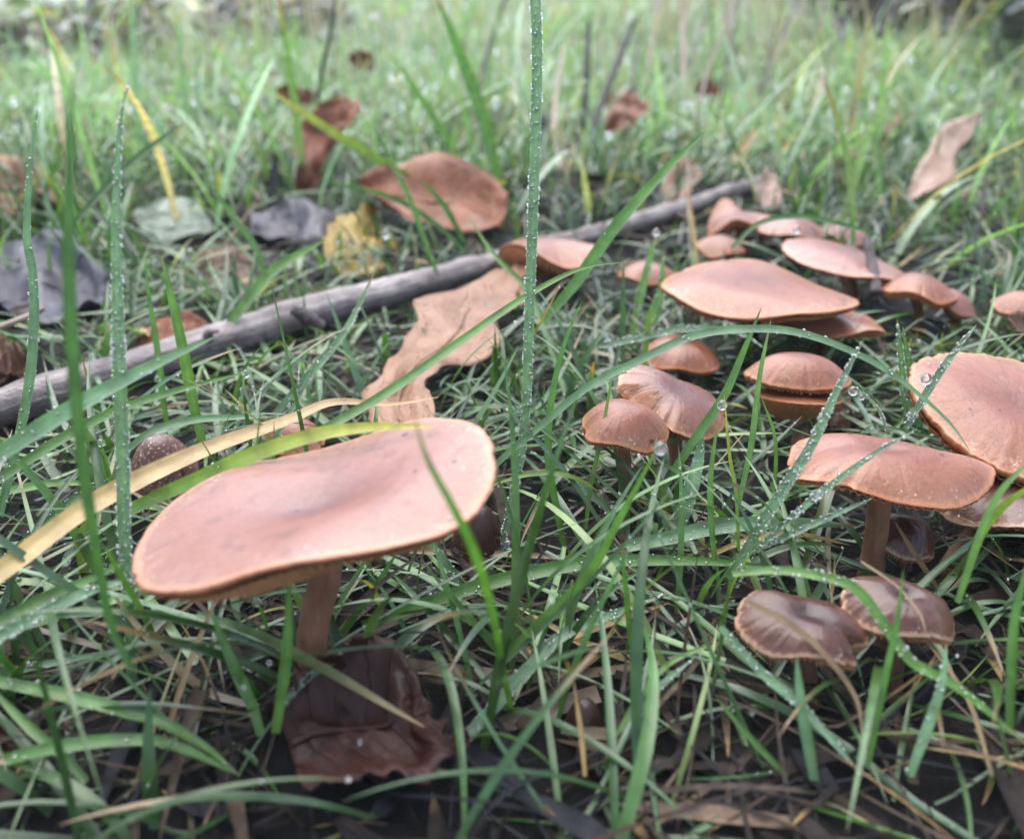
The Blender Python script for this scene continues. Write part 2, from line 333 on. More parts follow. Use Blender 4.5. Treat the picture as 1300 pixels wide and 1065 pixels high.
# ------------------------------------------------------------------ mushrooms
MASKS = []     # (cx, cy, rx, ry, depth): where a thing must stay in view of the path, so no loose grass grows just in front
def mushroom(label, c, R, d=None, base=None, asp=1.0, tilt=0, roll=0, yaw=0, H=.6, e=2.2, dep=0.0, ds=.3, wave=(), wz=(), curl=0.0,
             thick=.28, edge=.036, notch=(), gd=.22, ng=72, stem_r=.26, skin='salmon', gill=None, stem_mat=None, seed=0, lip=False, scal=.012,
             gill_full=False, bend=0.0, edgew=None, tear=None, lumpy=True, stem_off=0.0, zc=None, group='brown mushrooms growing in a troop through the wet grass', mask=True, gscale=.968):
    """c = pixel of the cap's middle, R = half width in pixels of the photograph."""
    if d is None: d = D(c[0], c[1], zc)
    ctr = P(c[0], c[1], d); R = R * d / FPX
    if mask: MASKS.append((c[0], c[1], R * FPX / d * 1.02, R * FPX / d * .5 + H * 20, d))
    if base is None: bp = np.array([ctr[0], ctr[1] + .1, 0.0])
    else: bp = G(base[0], base[1], 0.0)
    bp[2] = float(terrain(bp[0], bp[1])) - .25
    root = empty('mushroom', bp); tag(root, label, 'mushroom', group)
    Mx = np.array(Matrix.Rotation(math.radians(roll), 3, 'Y') @ Matrix.Rotation(math.radians(tilt), 3, 'X') @ Matrix.Rotation(math.radians(yaw), 3, 'Z'))
    rn = random.Random(seed * 7 + 3); notch = tuple(notch) + tuple((rn.uniform(0, 360), rn.uniform(2.0, 5.5), rn.uniform(.03, .085) * (.35 if R > 2 else 1)) for _ in range(5))
    if R < 2 and lumpy:
        wave = tuple(wave) + ((2, rn.uniform(.01, .04), rn.uniform(0, 6)), (3, rn.uniform(.01, .04), rn.uniform(0, 6)), (5, rn.uniform(.008, .022), rn.uniform(0, 6)))
        wz = tuple(wz) + ((2, R * rn.uniform(.01, .06), rn.uniform(0, 6)), (3, R * rn.uniform(.05, .11), rn.uniform(0, 6)), (5, R * rn.uniform(.015, .045), rn.uniform(0, 6)))
    def Rth(th, notched=True, s=1.0):
        r = R * (1 + sum(a * np.cos(k * th + p) for k, a, p in wave))
        r = r * (1 + scal * (np.sin(23 * th + seed) * .5 + np.sin(41 * th + 2 * seed) * .35 + np.sin(67 * th + 3 * seed) * .4))
        if notched:
            for (ang, wid, dp) in notch:
                dd = (th - math.radians(ang) + math.pi) % (2 * math.pi) - math.pi
                jag = 1 + .18 * np.sin(th * 61 + seed)
                r = r * (1 - dp * s ** 2 * np.clip(1 - (np.abs(dd) / math.radians(wid)) ** 1.5, 0, 1) * jag)
        return r
    def ztop(s, th):
        z = H * (1 - s ** e) - dep * np.exp(-(s / ds) ** 2) - curl * np.clip(s - .72, 0, 1) ** 2 * 9
        z = z + s ** 2.6 * sum(a * np.cos(k * th + p) for k, a, p in wz)
        x, y = s * np.cos(th), s * np.sin(th)
        z = z + R * .020 * (np.sin(3.1 * x + seed) * np.cos(2.7 * y + 1.7 * seed) + .5 * np.sin(6.3 * x * 1.1 + 2 * seed) * np.sin(5.2 * y + seed)) * np.minimum(1, s * 2)
        return z
    def ew(th): return edge * (1 + (edgew[1] * np.exp(-(((th - math.radians(edgew[0]) + math.pi) % (2 * math.pi) - math.pi) / math.radians(edgew[2])) ** 2) if edgew else 0))
    def zund(s, th): return ztop(s, th) - ew(th) - thick * (1 - s ** 3)
    nth = 144; th = np.linspace(0, 2 * math.pi, nth, endpoint=False) + math.pi / 2
    u = np.linspace(0, 1, nth, endpoint=False)
    rows = []; uvs = []
    for s in np.concatenate([[.015], np.linspace(.06, .9, 17), [.94, .97, .99, 1.0]]):
        r = s * Rth(th, True, s); rows.append(np.stack([r * np.cos(th), asp * r * np.sin(th), ztop(np.full(nth, s), th)], -1)); uvs.append((u, s * .5))
    zr = ztop(np.ones(nth), th); r1 = Rth(th)
    for k, (ro, zo) in enumerate(((.012, -.35), (.006, -.75), (-.02, -1.0))):
        rows.append(np.stack([(r1 * (1 + ro)) * np.cos(th), asp * r1 * (1 + ro) * np.sin(th), zr + zo * ew(th) * (1 + .2 * np.sin(9 * th + seed))], -1)); uvs.append((u, .505 + .03 * (k + 1)))
    for s in (.95, .85, .7, .5, .3, .1, .02):
        r = s * Rth(th, True, s); rows.append(np.stack([r * np.cos(th), asp * r * np.sin(th), zund(np.full(nth, s), th)], -1)); uvs.append((u, .62 + .38 * (1 - s)))
    V = np.array(rows); V[..., 2] -= H * .45
    W = V.reshape(-1, 3) @ Mx.T + ctr
    uv = np.concatenate([np.stack([uu, np.full(nth, vv)], -1) for uu, vv in uvs])
    F = grid_faces(len(rows), nth, True)
    h = np.arange(0, nth - 2, 2); Cap0 = np.stack([np.zeros_like(h), h + 2, h + 1, np.zeros_like(h)], -1)
    # close the tiny pole with a fan of quads
    V2 = np.vstack([W, (np.array([0, 0, ztop(np.zeros(1), np.zeros(1))[0] - H * .45])) @ Mx.T + ctr]); uv = np.vstack([uv, [.5, 0]])
    pole = len(V2) - 1; h = np.arange(0, nth, 2)
    F = np.vstack([F, np.stack([np.full(len(h), pole), (h + 2) % nth, (h + 1) % nth, h], -1)])
    mesh_obj('cap', V2, F, CAPS[skin], root, bp, uv)
    if mask and R * FPX / d > 60:
        qx, qy, qd = project(W[:18 * nth]); e_ = np.linspace(qx.min(), qx.max(), 7)
        for k in range(6):
            i_ = (qx >= e_[k]) & (qx <= e_[k + 1])
            MASKS.append(((e_[k] + e_[k + 1]) / 2, (qy[i_].max() + qy[i_].min()) / 2, (e_[1] - e_[0]) * .75, max(8, np.ptp(qy[i_]) * .52), float(qd[i_].max()) - .6))
    # gills: a pleated ring under the cap
    ns = np.array([.12, .22, .4, .6, .78, .9, .97, 1.0]) * (gscale / .97); nt = ng * 2
    tg = np.linspace(0, 2 * math.pi, nt, endpoint=False); fold = (np.arange(nt) % 2) * (.75 + .35 * rng.random(nt))
    rg = Rth(tg, not gill_full); rows = []
    for s in ns:
        g = gd * min(1.0, (s / .3)) * (1 - s ** 10) ** .6 + .012
        z = zund(np.full(nt, s), tg) - .01 - g * fold + (0.02 if gill_full else 0)
        rg = Rth(tg, not gill_full, s); rows.append(np.stack([s * rg * np.cos(tg), asp * s * rg * np.sin(tg), z], -1))
    V = np.array(rows); V[..., 2] -= H * .45
    mesh_obj('gills', V.reshape(-1, 3) @ Mx.T + ctr, grid_faces(len(ns), nt, True), gill or M_gill, root, bp, smooth=False)
    top = (np.array([stem_off, 0, float(zund(np.array([.05]), np.array([0.]))[0]) - H * .45 + .05])) @ Mx.T + ctr
    axis = Mx @ np.array([0, 0, 1.0]); mid = (top + bp) / 2 + np.array([bend, 0, 0]); below = top - axis * min(.5, .3 * np.linalg.norm(top - bp))
    V, F, uv = tube([bp, bp * .55 + mid * .45 + np.array([bend * .4, 0, 0]), mid, below, top], [stem_r * 1.18, stem_r * 1.05, stem_r * .92, stem_r, stem_r * 1.35], 18, 34, .022)
    mesh_obj('stem', V, F, stem_mat or M_stem, root, bp, uv)
    if tear:   # the skin has peeled away along the rim and the ribs of the gills lie bare
        nt_ = 64; tt = np.radians(np.linspace(tear[0] - tear[1], tear[0] + tear[1], nt_)); env = np.sin(np.linspace(0, math.pi, nt_)) ** .6; rows = []
        jg = .06 * np.sin(np.linspace(0, 31, nt_)) + .05 * np.sin(np.linspace(2, 67, nt_))
        for k, u in enumerate(np.linspace(0, 1, 9)):
            s_ = 1.035 - u * (.10 + (.42 + jg) * env); r_ = np.minimum(s_, 1.03) * Rth(tt, True, 1.0)
            z_ = ztop(np.minimum(s_, 1.0), tt) + .022 + .035 * (np.arange(nt_) % 2) * math.sin(math.pi * min(1, u * .8 + .15)) - (.10 if k == 0 else 0) - (.05 if k == 8 else 0)
            rows.append(np.stack([r_ * np.cos(tt), asp * r_ * np.sin(tt), z_ - H * .45], -1))
        mesh_obj('torn_gills', np.array(rows).reshape(-1, 3) @ Mx.T + ctr, grid_faces(9, nt_), M_gill_pale, root, bp, smooth=False)
    if lip:   # the cap has torn along a crescent: the lower layer shows as a shelf in front
        th2 = np.linspace(math.radians(178), math.radians(362), 90); rows = []; uvs = []; fo = np.arange(90) % 2; uu = np.linspace(.1, .9, 90)
        for s in np.linspace(.3, 1.0, 9):
            rr = s * R * .86 * (1 + .012 * np.sin(33 * th2)); rows.append(np.stack([rr * np.cos(th2), asp * rr * np.sin(th2) * 1.25 - .12 * R, -.50 - .12 * s * s - .05 * np.cos(2 * th2) * s], -1)); uvs.append(np.stack([uu, np.full(90, s * .5)], -1))
        V = np.array(rows).reshape(-1, 3) @ Mx.T + ctr
        mesh_obj('torn_cap_layer', V, grid_faces(9, 90), CAPS['tan'], root, bp, np.concatenate(uvs))
        rows = []
        for k, s in enumerate(np.linspace(1.0, .36, 9)):
            rr = s * R * .86 * (1 + .012 * np.sin(33 * th2)); rows.append(np.stack([rr * np.cos(th2) * (1 - .05 * fo * (k > 0)), asp * rr * np.sin(th2) * 1.25 * (1 - .05 * fo * (k > 0)) - .12 * R, -.62 - .05 * np.cos(2 * th2) - .95 * (1 - s) ** .72 + .0 * fo], -1))
        V = np.array(rows).reshape(-1, 3) @ Mx.T + ctr
        mesh_obj('exposed_gills', V, grid_faces(9, 90), M_gill, root, bp, smooth=False)
    return root

PI = math.pi
mushroom('large pinkish mushroom with broad flat tilted cap, in front at left', (402, 624), 234, base=(386, 885), d=12.1, asp=.76, tilt=-3, roll=-15,
         H=.12, e=2.0, dep=.34, ds=.36, wave=((2, .02, .4), (3, .025, 1.0), (1, .04, 3.4)), wz=((2, .09, -1.571), (3, .13, -1.571), (5, .03, .5)), curl=.03, thick=.62, edge=.05, edgew=(252, 1.6, 34), stem_off=-.38, stem_r=.27,
         skin='pink', seed=1, gd=.13, ng=120, bend=.06, scal=.005)
mushroom('small domed mushroom, left one of the touching pair in the middle', (793, 530), 56, base=(795, 650), zc=2.6, tilt=2, roll=4, H=.62, e=2.3, curl=.05, asp=.85,
         stem_r=.16, skin='salmon', seed=2, wave=((3, .03, 0),))
mushroom('mushroom with torn gill-baring left edge, right one of the middle pair', (858, 502), 70, base=(862, 630), d=18.6, tilt=8, roll=19, H=.42, e=2.4, dep=.06, curl=.05,
         tear=(212, 30), notch=((196, 12, .16), (232, 10, .14)), stem_r=.17, skin='mauve', seed=3, gill_full=True, wave=((2, .06, 0),), gd=.3, gscale=.9)
mushroom('mushroom with cracked two-layered cap behind the middle of the troop', (1015, 466), 67, base=(1018, 590), d=20.6, tilt=-5, roll=3, H=.62, e=2.6, stem_r=.20, skin='salmon', seed=4, lumpy=False, lip=True, curl=.0, asp=.66, edge=.05)
mushroom('wide shallow salmon mushroom overhanging a thick brown stem at right', (1127, 579), 122, base=(1106, 735), d=15.6, tilt=-7, roll=4, H=.50, e=1.9, dep=.16, ds=.25,
         wave=((2, .05, 0), (5, .02, 1)), wz=((2, .12, 0.2), (3, .07, 1.2)), curl=.16, stem_r=.24, skin='salmon', seed=5, asp=.70, scal=.008)
mushroom('broad upturned mushroom with scalloped rim cut by the right edge', (1290, 515), 122, base=(1290, 690), d=17.4, tilt=15, roll=3, H=.22, e=2.2, dep=.05,
         wave=((2, .03, 1), (4, .02, 2)), wz=((2, .10, .8),), thick=.6, edge=.17, stem_r=.27, skin='salmon', seed=6, scal=.022)
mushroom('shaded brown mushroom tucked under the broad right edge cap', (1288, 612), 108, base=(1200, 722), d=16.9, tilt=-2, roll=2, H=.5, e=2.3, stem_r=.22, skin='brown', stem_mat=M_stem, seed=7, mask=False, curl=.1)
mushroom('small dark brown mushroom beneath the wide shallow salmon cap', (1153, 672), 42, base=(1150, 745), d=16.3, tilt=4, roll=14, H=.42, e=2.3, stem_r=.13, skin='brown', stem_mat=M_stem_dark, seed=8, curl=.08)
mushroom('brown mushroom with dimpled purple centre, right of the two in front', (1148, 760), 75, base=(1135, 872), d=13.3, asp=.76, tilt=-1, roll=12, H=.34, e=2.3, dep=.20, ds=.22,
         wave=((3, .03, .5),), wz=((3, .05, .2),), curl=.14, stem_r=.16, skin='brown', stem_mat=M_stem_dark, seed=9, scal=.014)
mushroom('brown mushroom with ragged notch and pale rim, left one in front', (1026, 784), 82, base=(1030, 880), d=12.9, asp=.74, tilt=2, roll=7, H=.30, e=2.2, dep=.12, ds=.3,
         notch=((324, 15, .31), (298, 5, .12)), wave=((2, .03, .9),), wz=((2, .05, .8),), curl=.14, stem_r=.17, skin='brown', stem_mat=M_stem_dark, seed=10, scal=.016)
mushroom('wide wavy salmon mushroom farther back at right of the tall blade', (962, 360), 119, base=(948, 442), d=24.5, asp=.82, tilt=1, roll=3, H=.42, e=2.0, dep=.10, ds=.4,
         wave=((2, .03, .3), (3, .025, 1.1)), wz=((2, .13, 2.6), (3, .14, 2.1), (5, .04, 1)), curl=.05, thick=.4, stem_r=.34, skin='salmon', stem_mat=M_stem_dark, seed=11, edge=.1, scal=.004)
mushroom('flat pale mushroom peeping out below the wide wavy cap', (1045, 400), 70, base=(1040, 452), d=25.4, tilt=-4, roll=3, H=.3, stem_r=.24, skin='salmon', seed=12, mask=False)
mushroom('long pink mushroom behind the wide wavy cap, beside a dark stub', (1080, 326), 80, base=(1080, 400), d=29.5, tilt=0, roll=12, H=.45, wave=((2, .06, 0),), wz=((2, .15, 2.5),), stem_r=.3, skin='pink', seed=13)
mushroom('small arched orange-rimmed mushroom with slender stem at far right', (1167, 360), 45, base=(1166, 420), d=27.5, tilt=-8, roll=8, H=.65, e=1.9, stem_r=.18, skin='tan', seed=14, edge=.12)
mushroom('reddish mushroom leaning right of the arched orange-rimmed one', (1214, 380), 31, base=(1212, 422), d=28.0, tilt=2, roll=26, H=.5, stem_r=.2, skin='pink', seed=15)
mushroom('mushroom halfway cut off by the right edge above the curled leaf', (1300, 382), 34, base=(1300, 425), d=25.5, tilt=0, roll=4, H=.55, stem_r=.25, skin='salmon', seed=16)
mushroom('rear mushroom with upturned orange rim near the end of the stick', (943, 275), 42, base=(940, 325), d=36, tilt=-2, roll=-4, H=.3, wz=((2, .28, 2.6), (3, .2, .5)), stem_r=.3, skin='tan', seed=17, edge=.14)
mushroom('rear pink mushroom right beside the upturned orange-rimmed one', (1003, 284), 42, base=(1005, 330), d=34.5, tilt=0, roll=3, H=.55, e=2.1, stem_r=.3, skin='pink', seed=18)
mushroom('pale rear mushroom behind the long pink one', (1072, 294), 32, base=(1072, 335), d=36, tilt=0, roll=10, H=.45, stem_r=.25, skin='pink', seed=19, mask=False)
mushroom('low dim mushroom between the dewy shoots and wide wavy cap', (822, 341), 36, base=(822, 375), d=31, tilt=0, roll=2, H=.5, stem_r=.25, skin='tan', seed=20)
mushroom('reddish mushroom half sunk in grass above the wide wavy cap', (915, 308), 32, base=(915, 345), d=33.5, tilt=0, roll=2, H=.5, stem_r=.25, skin='tan', seed=21, mask=False)
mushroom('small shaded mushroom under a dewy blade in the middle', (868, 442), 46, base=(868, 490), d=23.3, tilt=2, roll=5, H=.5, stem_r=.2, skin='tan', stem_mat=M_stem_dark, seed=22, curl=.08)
mushroom('saddle-shaped mushroom baring dark gills beside the tall blade', (695, 313), 67, base=(700, 372), d=31.5, tilt=-7, roll=-1, H=.55, e=2.0, wz=((1, .25, 2.2), (3, .40, .3)), wave=((3, .04, 0),),
         stem_r=.34, skin='salmon', seed=23, edge=.1, thick=.9, gd=.3, ng=56)
mushroom('round frosted mushroom button in the grass at left', (203, 578), 41, base=(203, 640), d=19.0, H=.95, e=2.3, tilt=6, curl=.15, stem_r=.3, skin='frost', seed=24, scal=.0)
mushroom('small pink cap peeping over the large front mushroom', (375, 548), 36, base=(375, 600), d=19.3, H=.55, e=2.3, tilt=0, stem_r=.2, skin='salmon', seed=25, mask=False)
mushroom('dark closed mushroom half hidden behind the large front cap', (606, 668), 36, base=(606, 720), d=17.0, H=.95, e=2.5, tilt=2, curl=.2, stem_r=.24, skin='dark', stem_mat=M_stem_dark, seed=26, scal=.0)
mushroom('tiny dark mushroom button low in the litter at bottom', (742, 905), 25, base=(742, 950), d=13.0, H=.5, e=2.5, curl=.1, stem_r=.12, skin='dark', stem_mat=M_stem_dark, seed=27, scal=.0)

# ------------------------------------------------------------------ fallen leaves
def leaf(label, rows, kind, bow=.15, curl=.06, jag=.10, pet=None, seed=0, cat='leaf', name='fallen_leaf', rib=True, mask=True, ncol=11):
    """rows: (left px, left py, right px, right py, depth left, depth right) from stalk to tip."""
    q = spline(rows, 44); n = len(q)
    L = np.array([P(r[0], r[1], r[4]) for r in q]); Rr = np.array([P(r[2], r[3], r[5]) for r in q])
    w = np.linalg.norm(Rr - L, axis=1)
    ax = norm(Rr - L); t = np.linspace(0, 1, n)
    jl = np.array([fbm(seed + k * .31, 1.7, 0, 3) for k in range(n)]) * jag; jr = np.array([fbm(seed + k * .33, 7.7, 0, 3) for k in range(n)]) * jag
    L = L - ax * (jl * np.minimum(w, 1.2))[:, None]; Rr = Rr + ax * (jr * np.minimum(w, 1.2))[:, None]
    c = np.linspace(0, 1, ncol); V = L[:, None] * (1 - c)[None, :, None] + Rr[:, None] * c[None, :, None]
    mid = V[:, ncol // 2]; Tn = norm(np.gradient(mid, axis=0)); N = norm(np.cross(Tn, ax))
    sgn = np.sign(np.sum(N * (CAMP - mid), axis=1)); sgn = 1 if sgn.sum() >= 0 else -1; N = N * sgn
    off = np.zeros((n, ncol))
    for i in range(n):
        for j in range(ncol):
            uu = c[j] * 2 - 1
            off[i, j] = -bow * w[i] * (.3 - uu * uu) + curl * w.max() * fbm(seed + t[i] * 3.2, uu * 1.6, seed, 2) * 1.3 \
                + .012 * w.max() * abs(uu) ** 2 * math.sin(t[i] * (13 + seed % 5) + uu * 2 + seed)
    V = V + N[:, None] * off[..., None]
    lo = V[..., 2].min()
    gz = terrain(V[..., 0], V[..., 1]); V[..., 2] += np.clip(gz - .05 - V[..., 2], 0, None)
    thk = .018
    top = V.reshape(-1, 3); bot = (V - N[:, None] * thk).reshape(-1, 3); m = ncol
    F = [grid_faces(n, m), grid_faces(n, m, off=n * m)[:, ::-1]]
    bd = np.concatenate([np.arange(m), np.arange(1, n) * m + m - 1, (n - 1) * m + np.arange(m - 2, -1, -1), np.arange(n - 2, 0, -1) * m])
    nx = np.roll(bd, -1); F.append(np.stack([bd, bd + n * m, nx + n * m, nx], -1))
    org = V[0, m // 2].copy(); org[2] = max(0, org[2]); root = empty(name, org); tag(root, label, cat, 'fallen leaves lying in the grass')
    uv = np.stack(np.broadcast_arrays(c[None, :], t[:, None]), -1).reshape(-1, 2); uv = np.vstack([uv, uv])
    mesh_obj('leaf_blade', np.vstack([top, bot]), np.vstack(F), LEAF[kind], root, org, uv)
    if rib:
        pts = V[1:-1:6, m // 2] + N[1:-1:6] * .012
        Vt, Ft, ut = tube(pts, np.linspace(.055, .015, len(pts)) * min(1.6, max(.7, w.max() / 2)), 8, 40)
        mesh_obj('midrib', Vt, Ft, LEAF[kind], root, org, ut)
    if pet:
        pts = [V[0, m // 2]] + [P(*p) for p in pet]
        Vt, Ft, ut = tube(pts, [.06] * len(pts), 8, 24); mesh_obj('petiole', Vt, Ft, LEAF['brown'], root, org, ut)
    if mask:
        for i in range(3, n, 6):
            px, py, dd = project(V[max(0, i - 4):i + 5].reshape(-1, 3)); MASKS.append((px.mean(), py.mean(), np.ptp(px) * .32, np.ptp(py) * .30, float(np.median(dd))))
    return root
leaf('big broad rust-brown leaf propped up behind the stick', [(457, 232, 458, 238, 40, 40), (478, 220, 480, 262, 40, 38.5), (512, 211, 512, 288, 40.5, 38), (552, 206, 552, 302, 41, 37.5), (592, 214, 590, 308, 41.5, 37.5), (626, 232, 622, 305, 41.5, 38), (643, 258, 640, 282, 41, 39)], 'rust', .10, .10, .16, seed=1)
leaf('large tan lobed oak leaf lying across the stick in the middle', [(552, 560, 478, 556, 19.8, 20.2), (556, 540, 470, 532, 20.4, 20.9), (548, 512, 462, 508, 21.3, 21.7), (540, 497, 478, 488, 22.0, 22.2), (552, 478, 490, 464, 22.8, 23.1), (566, 462, 506, 444, 23.5, 23.9), (600, 466, 512, 430, 23.6, 24.5), (628, 458, 526, 414, 24.0, 25.2), (636, 432, 530, 404, 25.0, 25.7), (632, 414, 524, 390, 25.8, 26.4), (650, 400, 540, 384, 26.5, 26.8), (668, 384, 566, 376, 27.4, 27.6), (662, 364, 590, 362, 28.6, 28.6), (672, 352, 612, 350, 29.4, 29.4), (664, 340, 630, 338, 30.2, 30.3)], 'tan', .10, .08, .12, pet=[(500, 585, 19.3), (480, 598, 19.0)], seed=2)
leaf('upright narrow rust leaf standing in the grass at upper left', [(375, 243, 398, 246, 49, 49), (376, 205, 412, 210, 49, 49), (380, 172, 430, 178, 50, 49), (392, 148, 446, 160, 50, 50), (424, 126, 458, 142, 50.5, 50.5), (436, 122, 452, 124, 51, 51)], 'rust', .2, .2, .2, seed=3)
leaf('small rust leaf scrap left of the upright narrow rust leaf', [(350, 112, 352, 122, 62, 62), (372, 110, 374, 134, 62, 62), (398, 118, 396, 134, 62, 62)], 'rust', .2, .2, .2, seed=4)
leaf('tiny rust leaf far back beneath the tall dark stalk', [(442, 72, 444, 82, 85, 85), (458, 64, 460, 92, 85, 85), (476, 72, 475, 88, 85, 85)], 'rust', .2, .2, .2, seed=5)
leaf('pale tan leaf with dark stalk held up at upper right', [(1243, 143, 1248, 148, 46, 45.5), (1216, 160, 1238, 174, 47, 45), (1198, 178, 1222, 204, 47.5, 44.5), (1184, 200, 1220, 232, 47, 43.5), (1165, 226, 1192, 246, 45.5, 43), (1151, 251, 1155, 255, 43.5, 43.3)], 'pale', .25, .04, .1, pet=[(1255, 138, 46), (1266, 128, 46)], seed=6)
leaf('faded rust leaf flat in the grass at the left edge', [(-30, 225, -30, 282, 44, 40), (10, 214, 0, 285, 45, 40), (45, 220, 45, 282, 44, 40.5), (82, 240, 80, 268, 43, 41)], 'tan', .15, .12, .25, seed=7, mask=False)
leaf('bright yellow leaf standing behind the stick', [(412, 330, 432, 366, 35.5, 34), (414, 298, 470, 360, 37, 34.5), (428, 276, 500, 340, 38, 36), (452, 268, 508, 312, 39, 38), (478, 272, 498, 292, 40, 39.5)], 'yellow', .1, .12, .34, seed=8, mask=False)
leaf('silvery pale leaf face up in the grass at left', [(168, 275, 180, 290, 42, 40), (188, 262, 208, 312, 43, 38.5), (218, 258, 240, 316, 43.5, 38), (248, 262, 268, 306, 43, 38.5), (272, 286, 274, 296, 41, 40)], 'silver', .08, .04, .2, seed=9)
leaf('grey leathery leaf at the left edge behind the stick', [(-40, 330, -40, 425, 33, 28), (20, 318, 10, 428, 34, 28), (70, 318, 70, 420, 34, 28.5), (115, 330, 120, 395, 33, 29.5), (138, 350, 138, 372, 32, 31)], 'grey', .18, .10, .2, seed=10)
leaf('dark grey leaf left of the bright yellow leaf', [(308, 290, 312, 304, 41, 40), (345, 274, 345, 322, 42, 38), (390, 270, 388, 320, 42, 38), (432, 282, 430, 300, 41, 39.5)], 'grey', .2, .12, .22, seed=11)
leaf('dull grey-brown leaf in the hollow beside the silvery leaf', [(225, 345, 235, 395, 33, 31), (270, 335, 285, 392, 34, 31), (315, 340, 330, 385, 34, 31.5), (350, 355, 352, 370, 33, 32)], 'brown', .2, .12, .12, seed=12, mask=False)
leaf('curled dark brown leaf at the left edge above the stick', [(-20, 440, -20, 505, 25, 23.5), (8, 438, 12, 502, 25.5, 23.8), (30, 448, 35, 485, 25.3, 24.4), (40, 460, 42, 470, 25, 24.7)], 'brown', .3, .16, .15, pet=None, seed=13)
leaf('curled orange-brown leaf resting on the stick at left', [(160, 440, 165, 452, 27, 26.5), (185, 425, 200, 448, 27.6, 26.5), (215, 412, 235, 436, 28.2, 27), (245, 405, 262, 422, 28.4, 27.6), (268, 412, 270, 417, 28.2, 27.8)], 'rust', .25, .16, .12, seed=14)
leaf('big wet dark brown leaf lying in the foreground', [(352, 905, 380, 990, 12.9, 11.6), (385, 868, 450, 1000, 13.1, 11.5), (440, 838, 520, 1000, 13.2, 11.5), (490, 818, 560, 985, 13.3, 11.6), (512, 850, 566, 960, 13.1, 11.9), (540, 900, 560, 935, 12.7, 12.2)], 'dark', .16, .16, .16, seed=15)
leaf('small rust leaf at far back between the dark stems', [(880, 112, 884, 122, 78, 78), (895, 100, 898, 126, 78, 78), (914, 112, 912, 122, 78, 78)], 'rust', .2, .2, .2, seed=16)
leaf('brown leaf caught upright among the dark stems', [(765, 165, 775, 172, 62, 62), (768, 138, 800, 165, 63, 62), (785, 118, 820, 150, 64, 63), (808, 115, 818, 128, 65, 64)], 'rust', .2, .2, .2, seed=17)
leaf('small pale leaf standing on the far end of the stick', [(962, 262, 985, 266, 40, 40), (960, 240, 990, 250, 41, 41), (972, 215, 984, 222, 42, 42)], 'pale', .25, .15, .2, seed=18, mask=False)
leaf('tan leaf behind the stick left of the leaning dark stem', [(838, 250, 850, 262, 45, 44), (850, 225, 872, 252, 46, 44), (868, 205, 884, 232, 47, 46), (880, 205, 886, 215, 48, 47)], 'tan', .2, .15, .2, seed=19, mask=False)
leaf('bleached leaf lying in the grass beyond the right mushrooms', [(1205, 268, 1215, 290, 44, 42), (1230, 256, 1240, 290, 45, 42), (1258, 258, 1262, 284, 45, 42.5), (1278, 268, 1278, 276, 44, 43.5)], 'pale', .2, .1, .15, seed=20, mask=False)
leaf('dim brown leaf far back at the top left', [(258, 22, 262, 32, 150, 145), (285, 2, 300, 28, 158, 146), (318, -8, 335, 20, 165, 150), (340, 0, 342, 8, 160, 156)], 'brown', .1, .12, .2, seed=21, mask=False)
leaf('curled orange-brown leaf scrap at the bottom left edge', [(-20, 930, -20, 962, 13.0, 12.6), (10, 926, 14, 956, 13.0, 12.7), (38, 930, 40, 938, 13.0, 12.9)], 'rust', .3, .1, .1, seed=22, mask=False)
leaf('curled brown leaf at the right edge below the cut-off mushroom', [(1278, 402, 1282, 408, 24.5, 24.4), (1288, 404, 1300, 434, 24.5, 23.8), (1320, 410, 1330, 445, 24.5, 23.6)], 'brown', .3, .12, .1, seed=23, mask=False)
leaf('small reddish leaf sunk in the far grass at upper right', [(1112, 172, 1118, 178, 62, 60), (1130, 160, 1136, 176, 63, 60), (1158, 154, 1160, 168, 64, 61), (1170, 158, 1171, 162, 64, 62)], 'rust', .2, .15, .2, seed=25, mask=False)
leaf('dark upright leaf behind the cracked two-layered mushroom', [(1055, 560, 1080, 560, 21.5, 21.5), (1052, 520, 1080, 515, 21.8, 21.8), (1060, 490, 1078, 492, 22, 22)], 'brown', .2, .1, .1, seed=24, mask=False)

# ------------------------------------------------------------------ stick, stems, twigs
pts_px = [(-60, 535), (60, 500), (160, 470), (260, 437), (330, 417), (400, 396), (470, 378), (530, 362), (580, 348), (630, 333), (700, 313), (770, 294), (840, 273), (905, 252), (978, 227)]
ax = [G(x, y, .65) for x, y in pts_px]
rad = [.60, .62, .60, .63, .66, .74, .68, .64, .60, .56, .54, .52, .54, .50, .42]
root = empty('fallen_stick', ax[0]); tag(root, 'long grey-lavender fallen stick lying diagonally through the grass', 'stick')
V, F, uv = tube(ax, [r * .88 for r in rad], 28, 150)
for i in range(150 * 28):
    q = V[i]; V[i] = q + norm(q - np.array([q[0], q[1], .65])) * (.09 * fbm(q[0] * .8, q[1] * .8, q[2] * 2.5, 4) + .03 * fbm(q[0] * 2.6, q[1] * 2.6, q[2] * 4, 2))
mesh_obj('bark', V, F, M_stick, root, ax[0], uv)
for k in range(4, 150, 5):
    qx, qy, qd = project(V[k * 28:(k + 1) * 28]); MASKS.append((qx.mean(), qy.mean(), 14, np.ptp(qy) * .42, float(qd.mean()) - .8))
k0 = G(388, 402, 1.1); V, F, uv = tube([k0 + np.array([.3, .2, -.5]), k0, k0 + np.array([-.35, -.12, .32])], [.32, .26, .16], 12, 14, .08)
mesh_obj('knot', V, F, M_twig, root, ax[0], uv)
k0 = G(262, 425, 1.1); V, F, uv = tube([k0 + np.array([0, .1, -.4]), k0 + np.array([.1, -.1, .1]), k0 + np.array([.5, -.3, .25])], [.2, .13, .05], 10, 14, .08)
mesh_obj('broken_spur', V, F, M_stick, root, ax[0], uv)

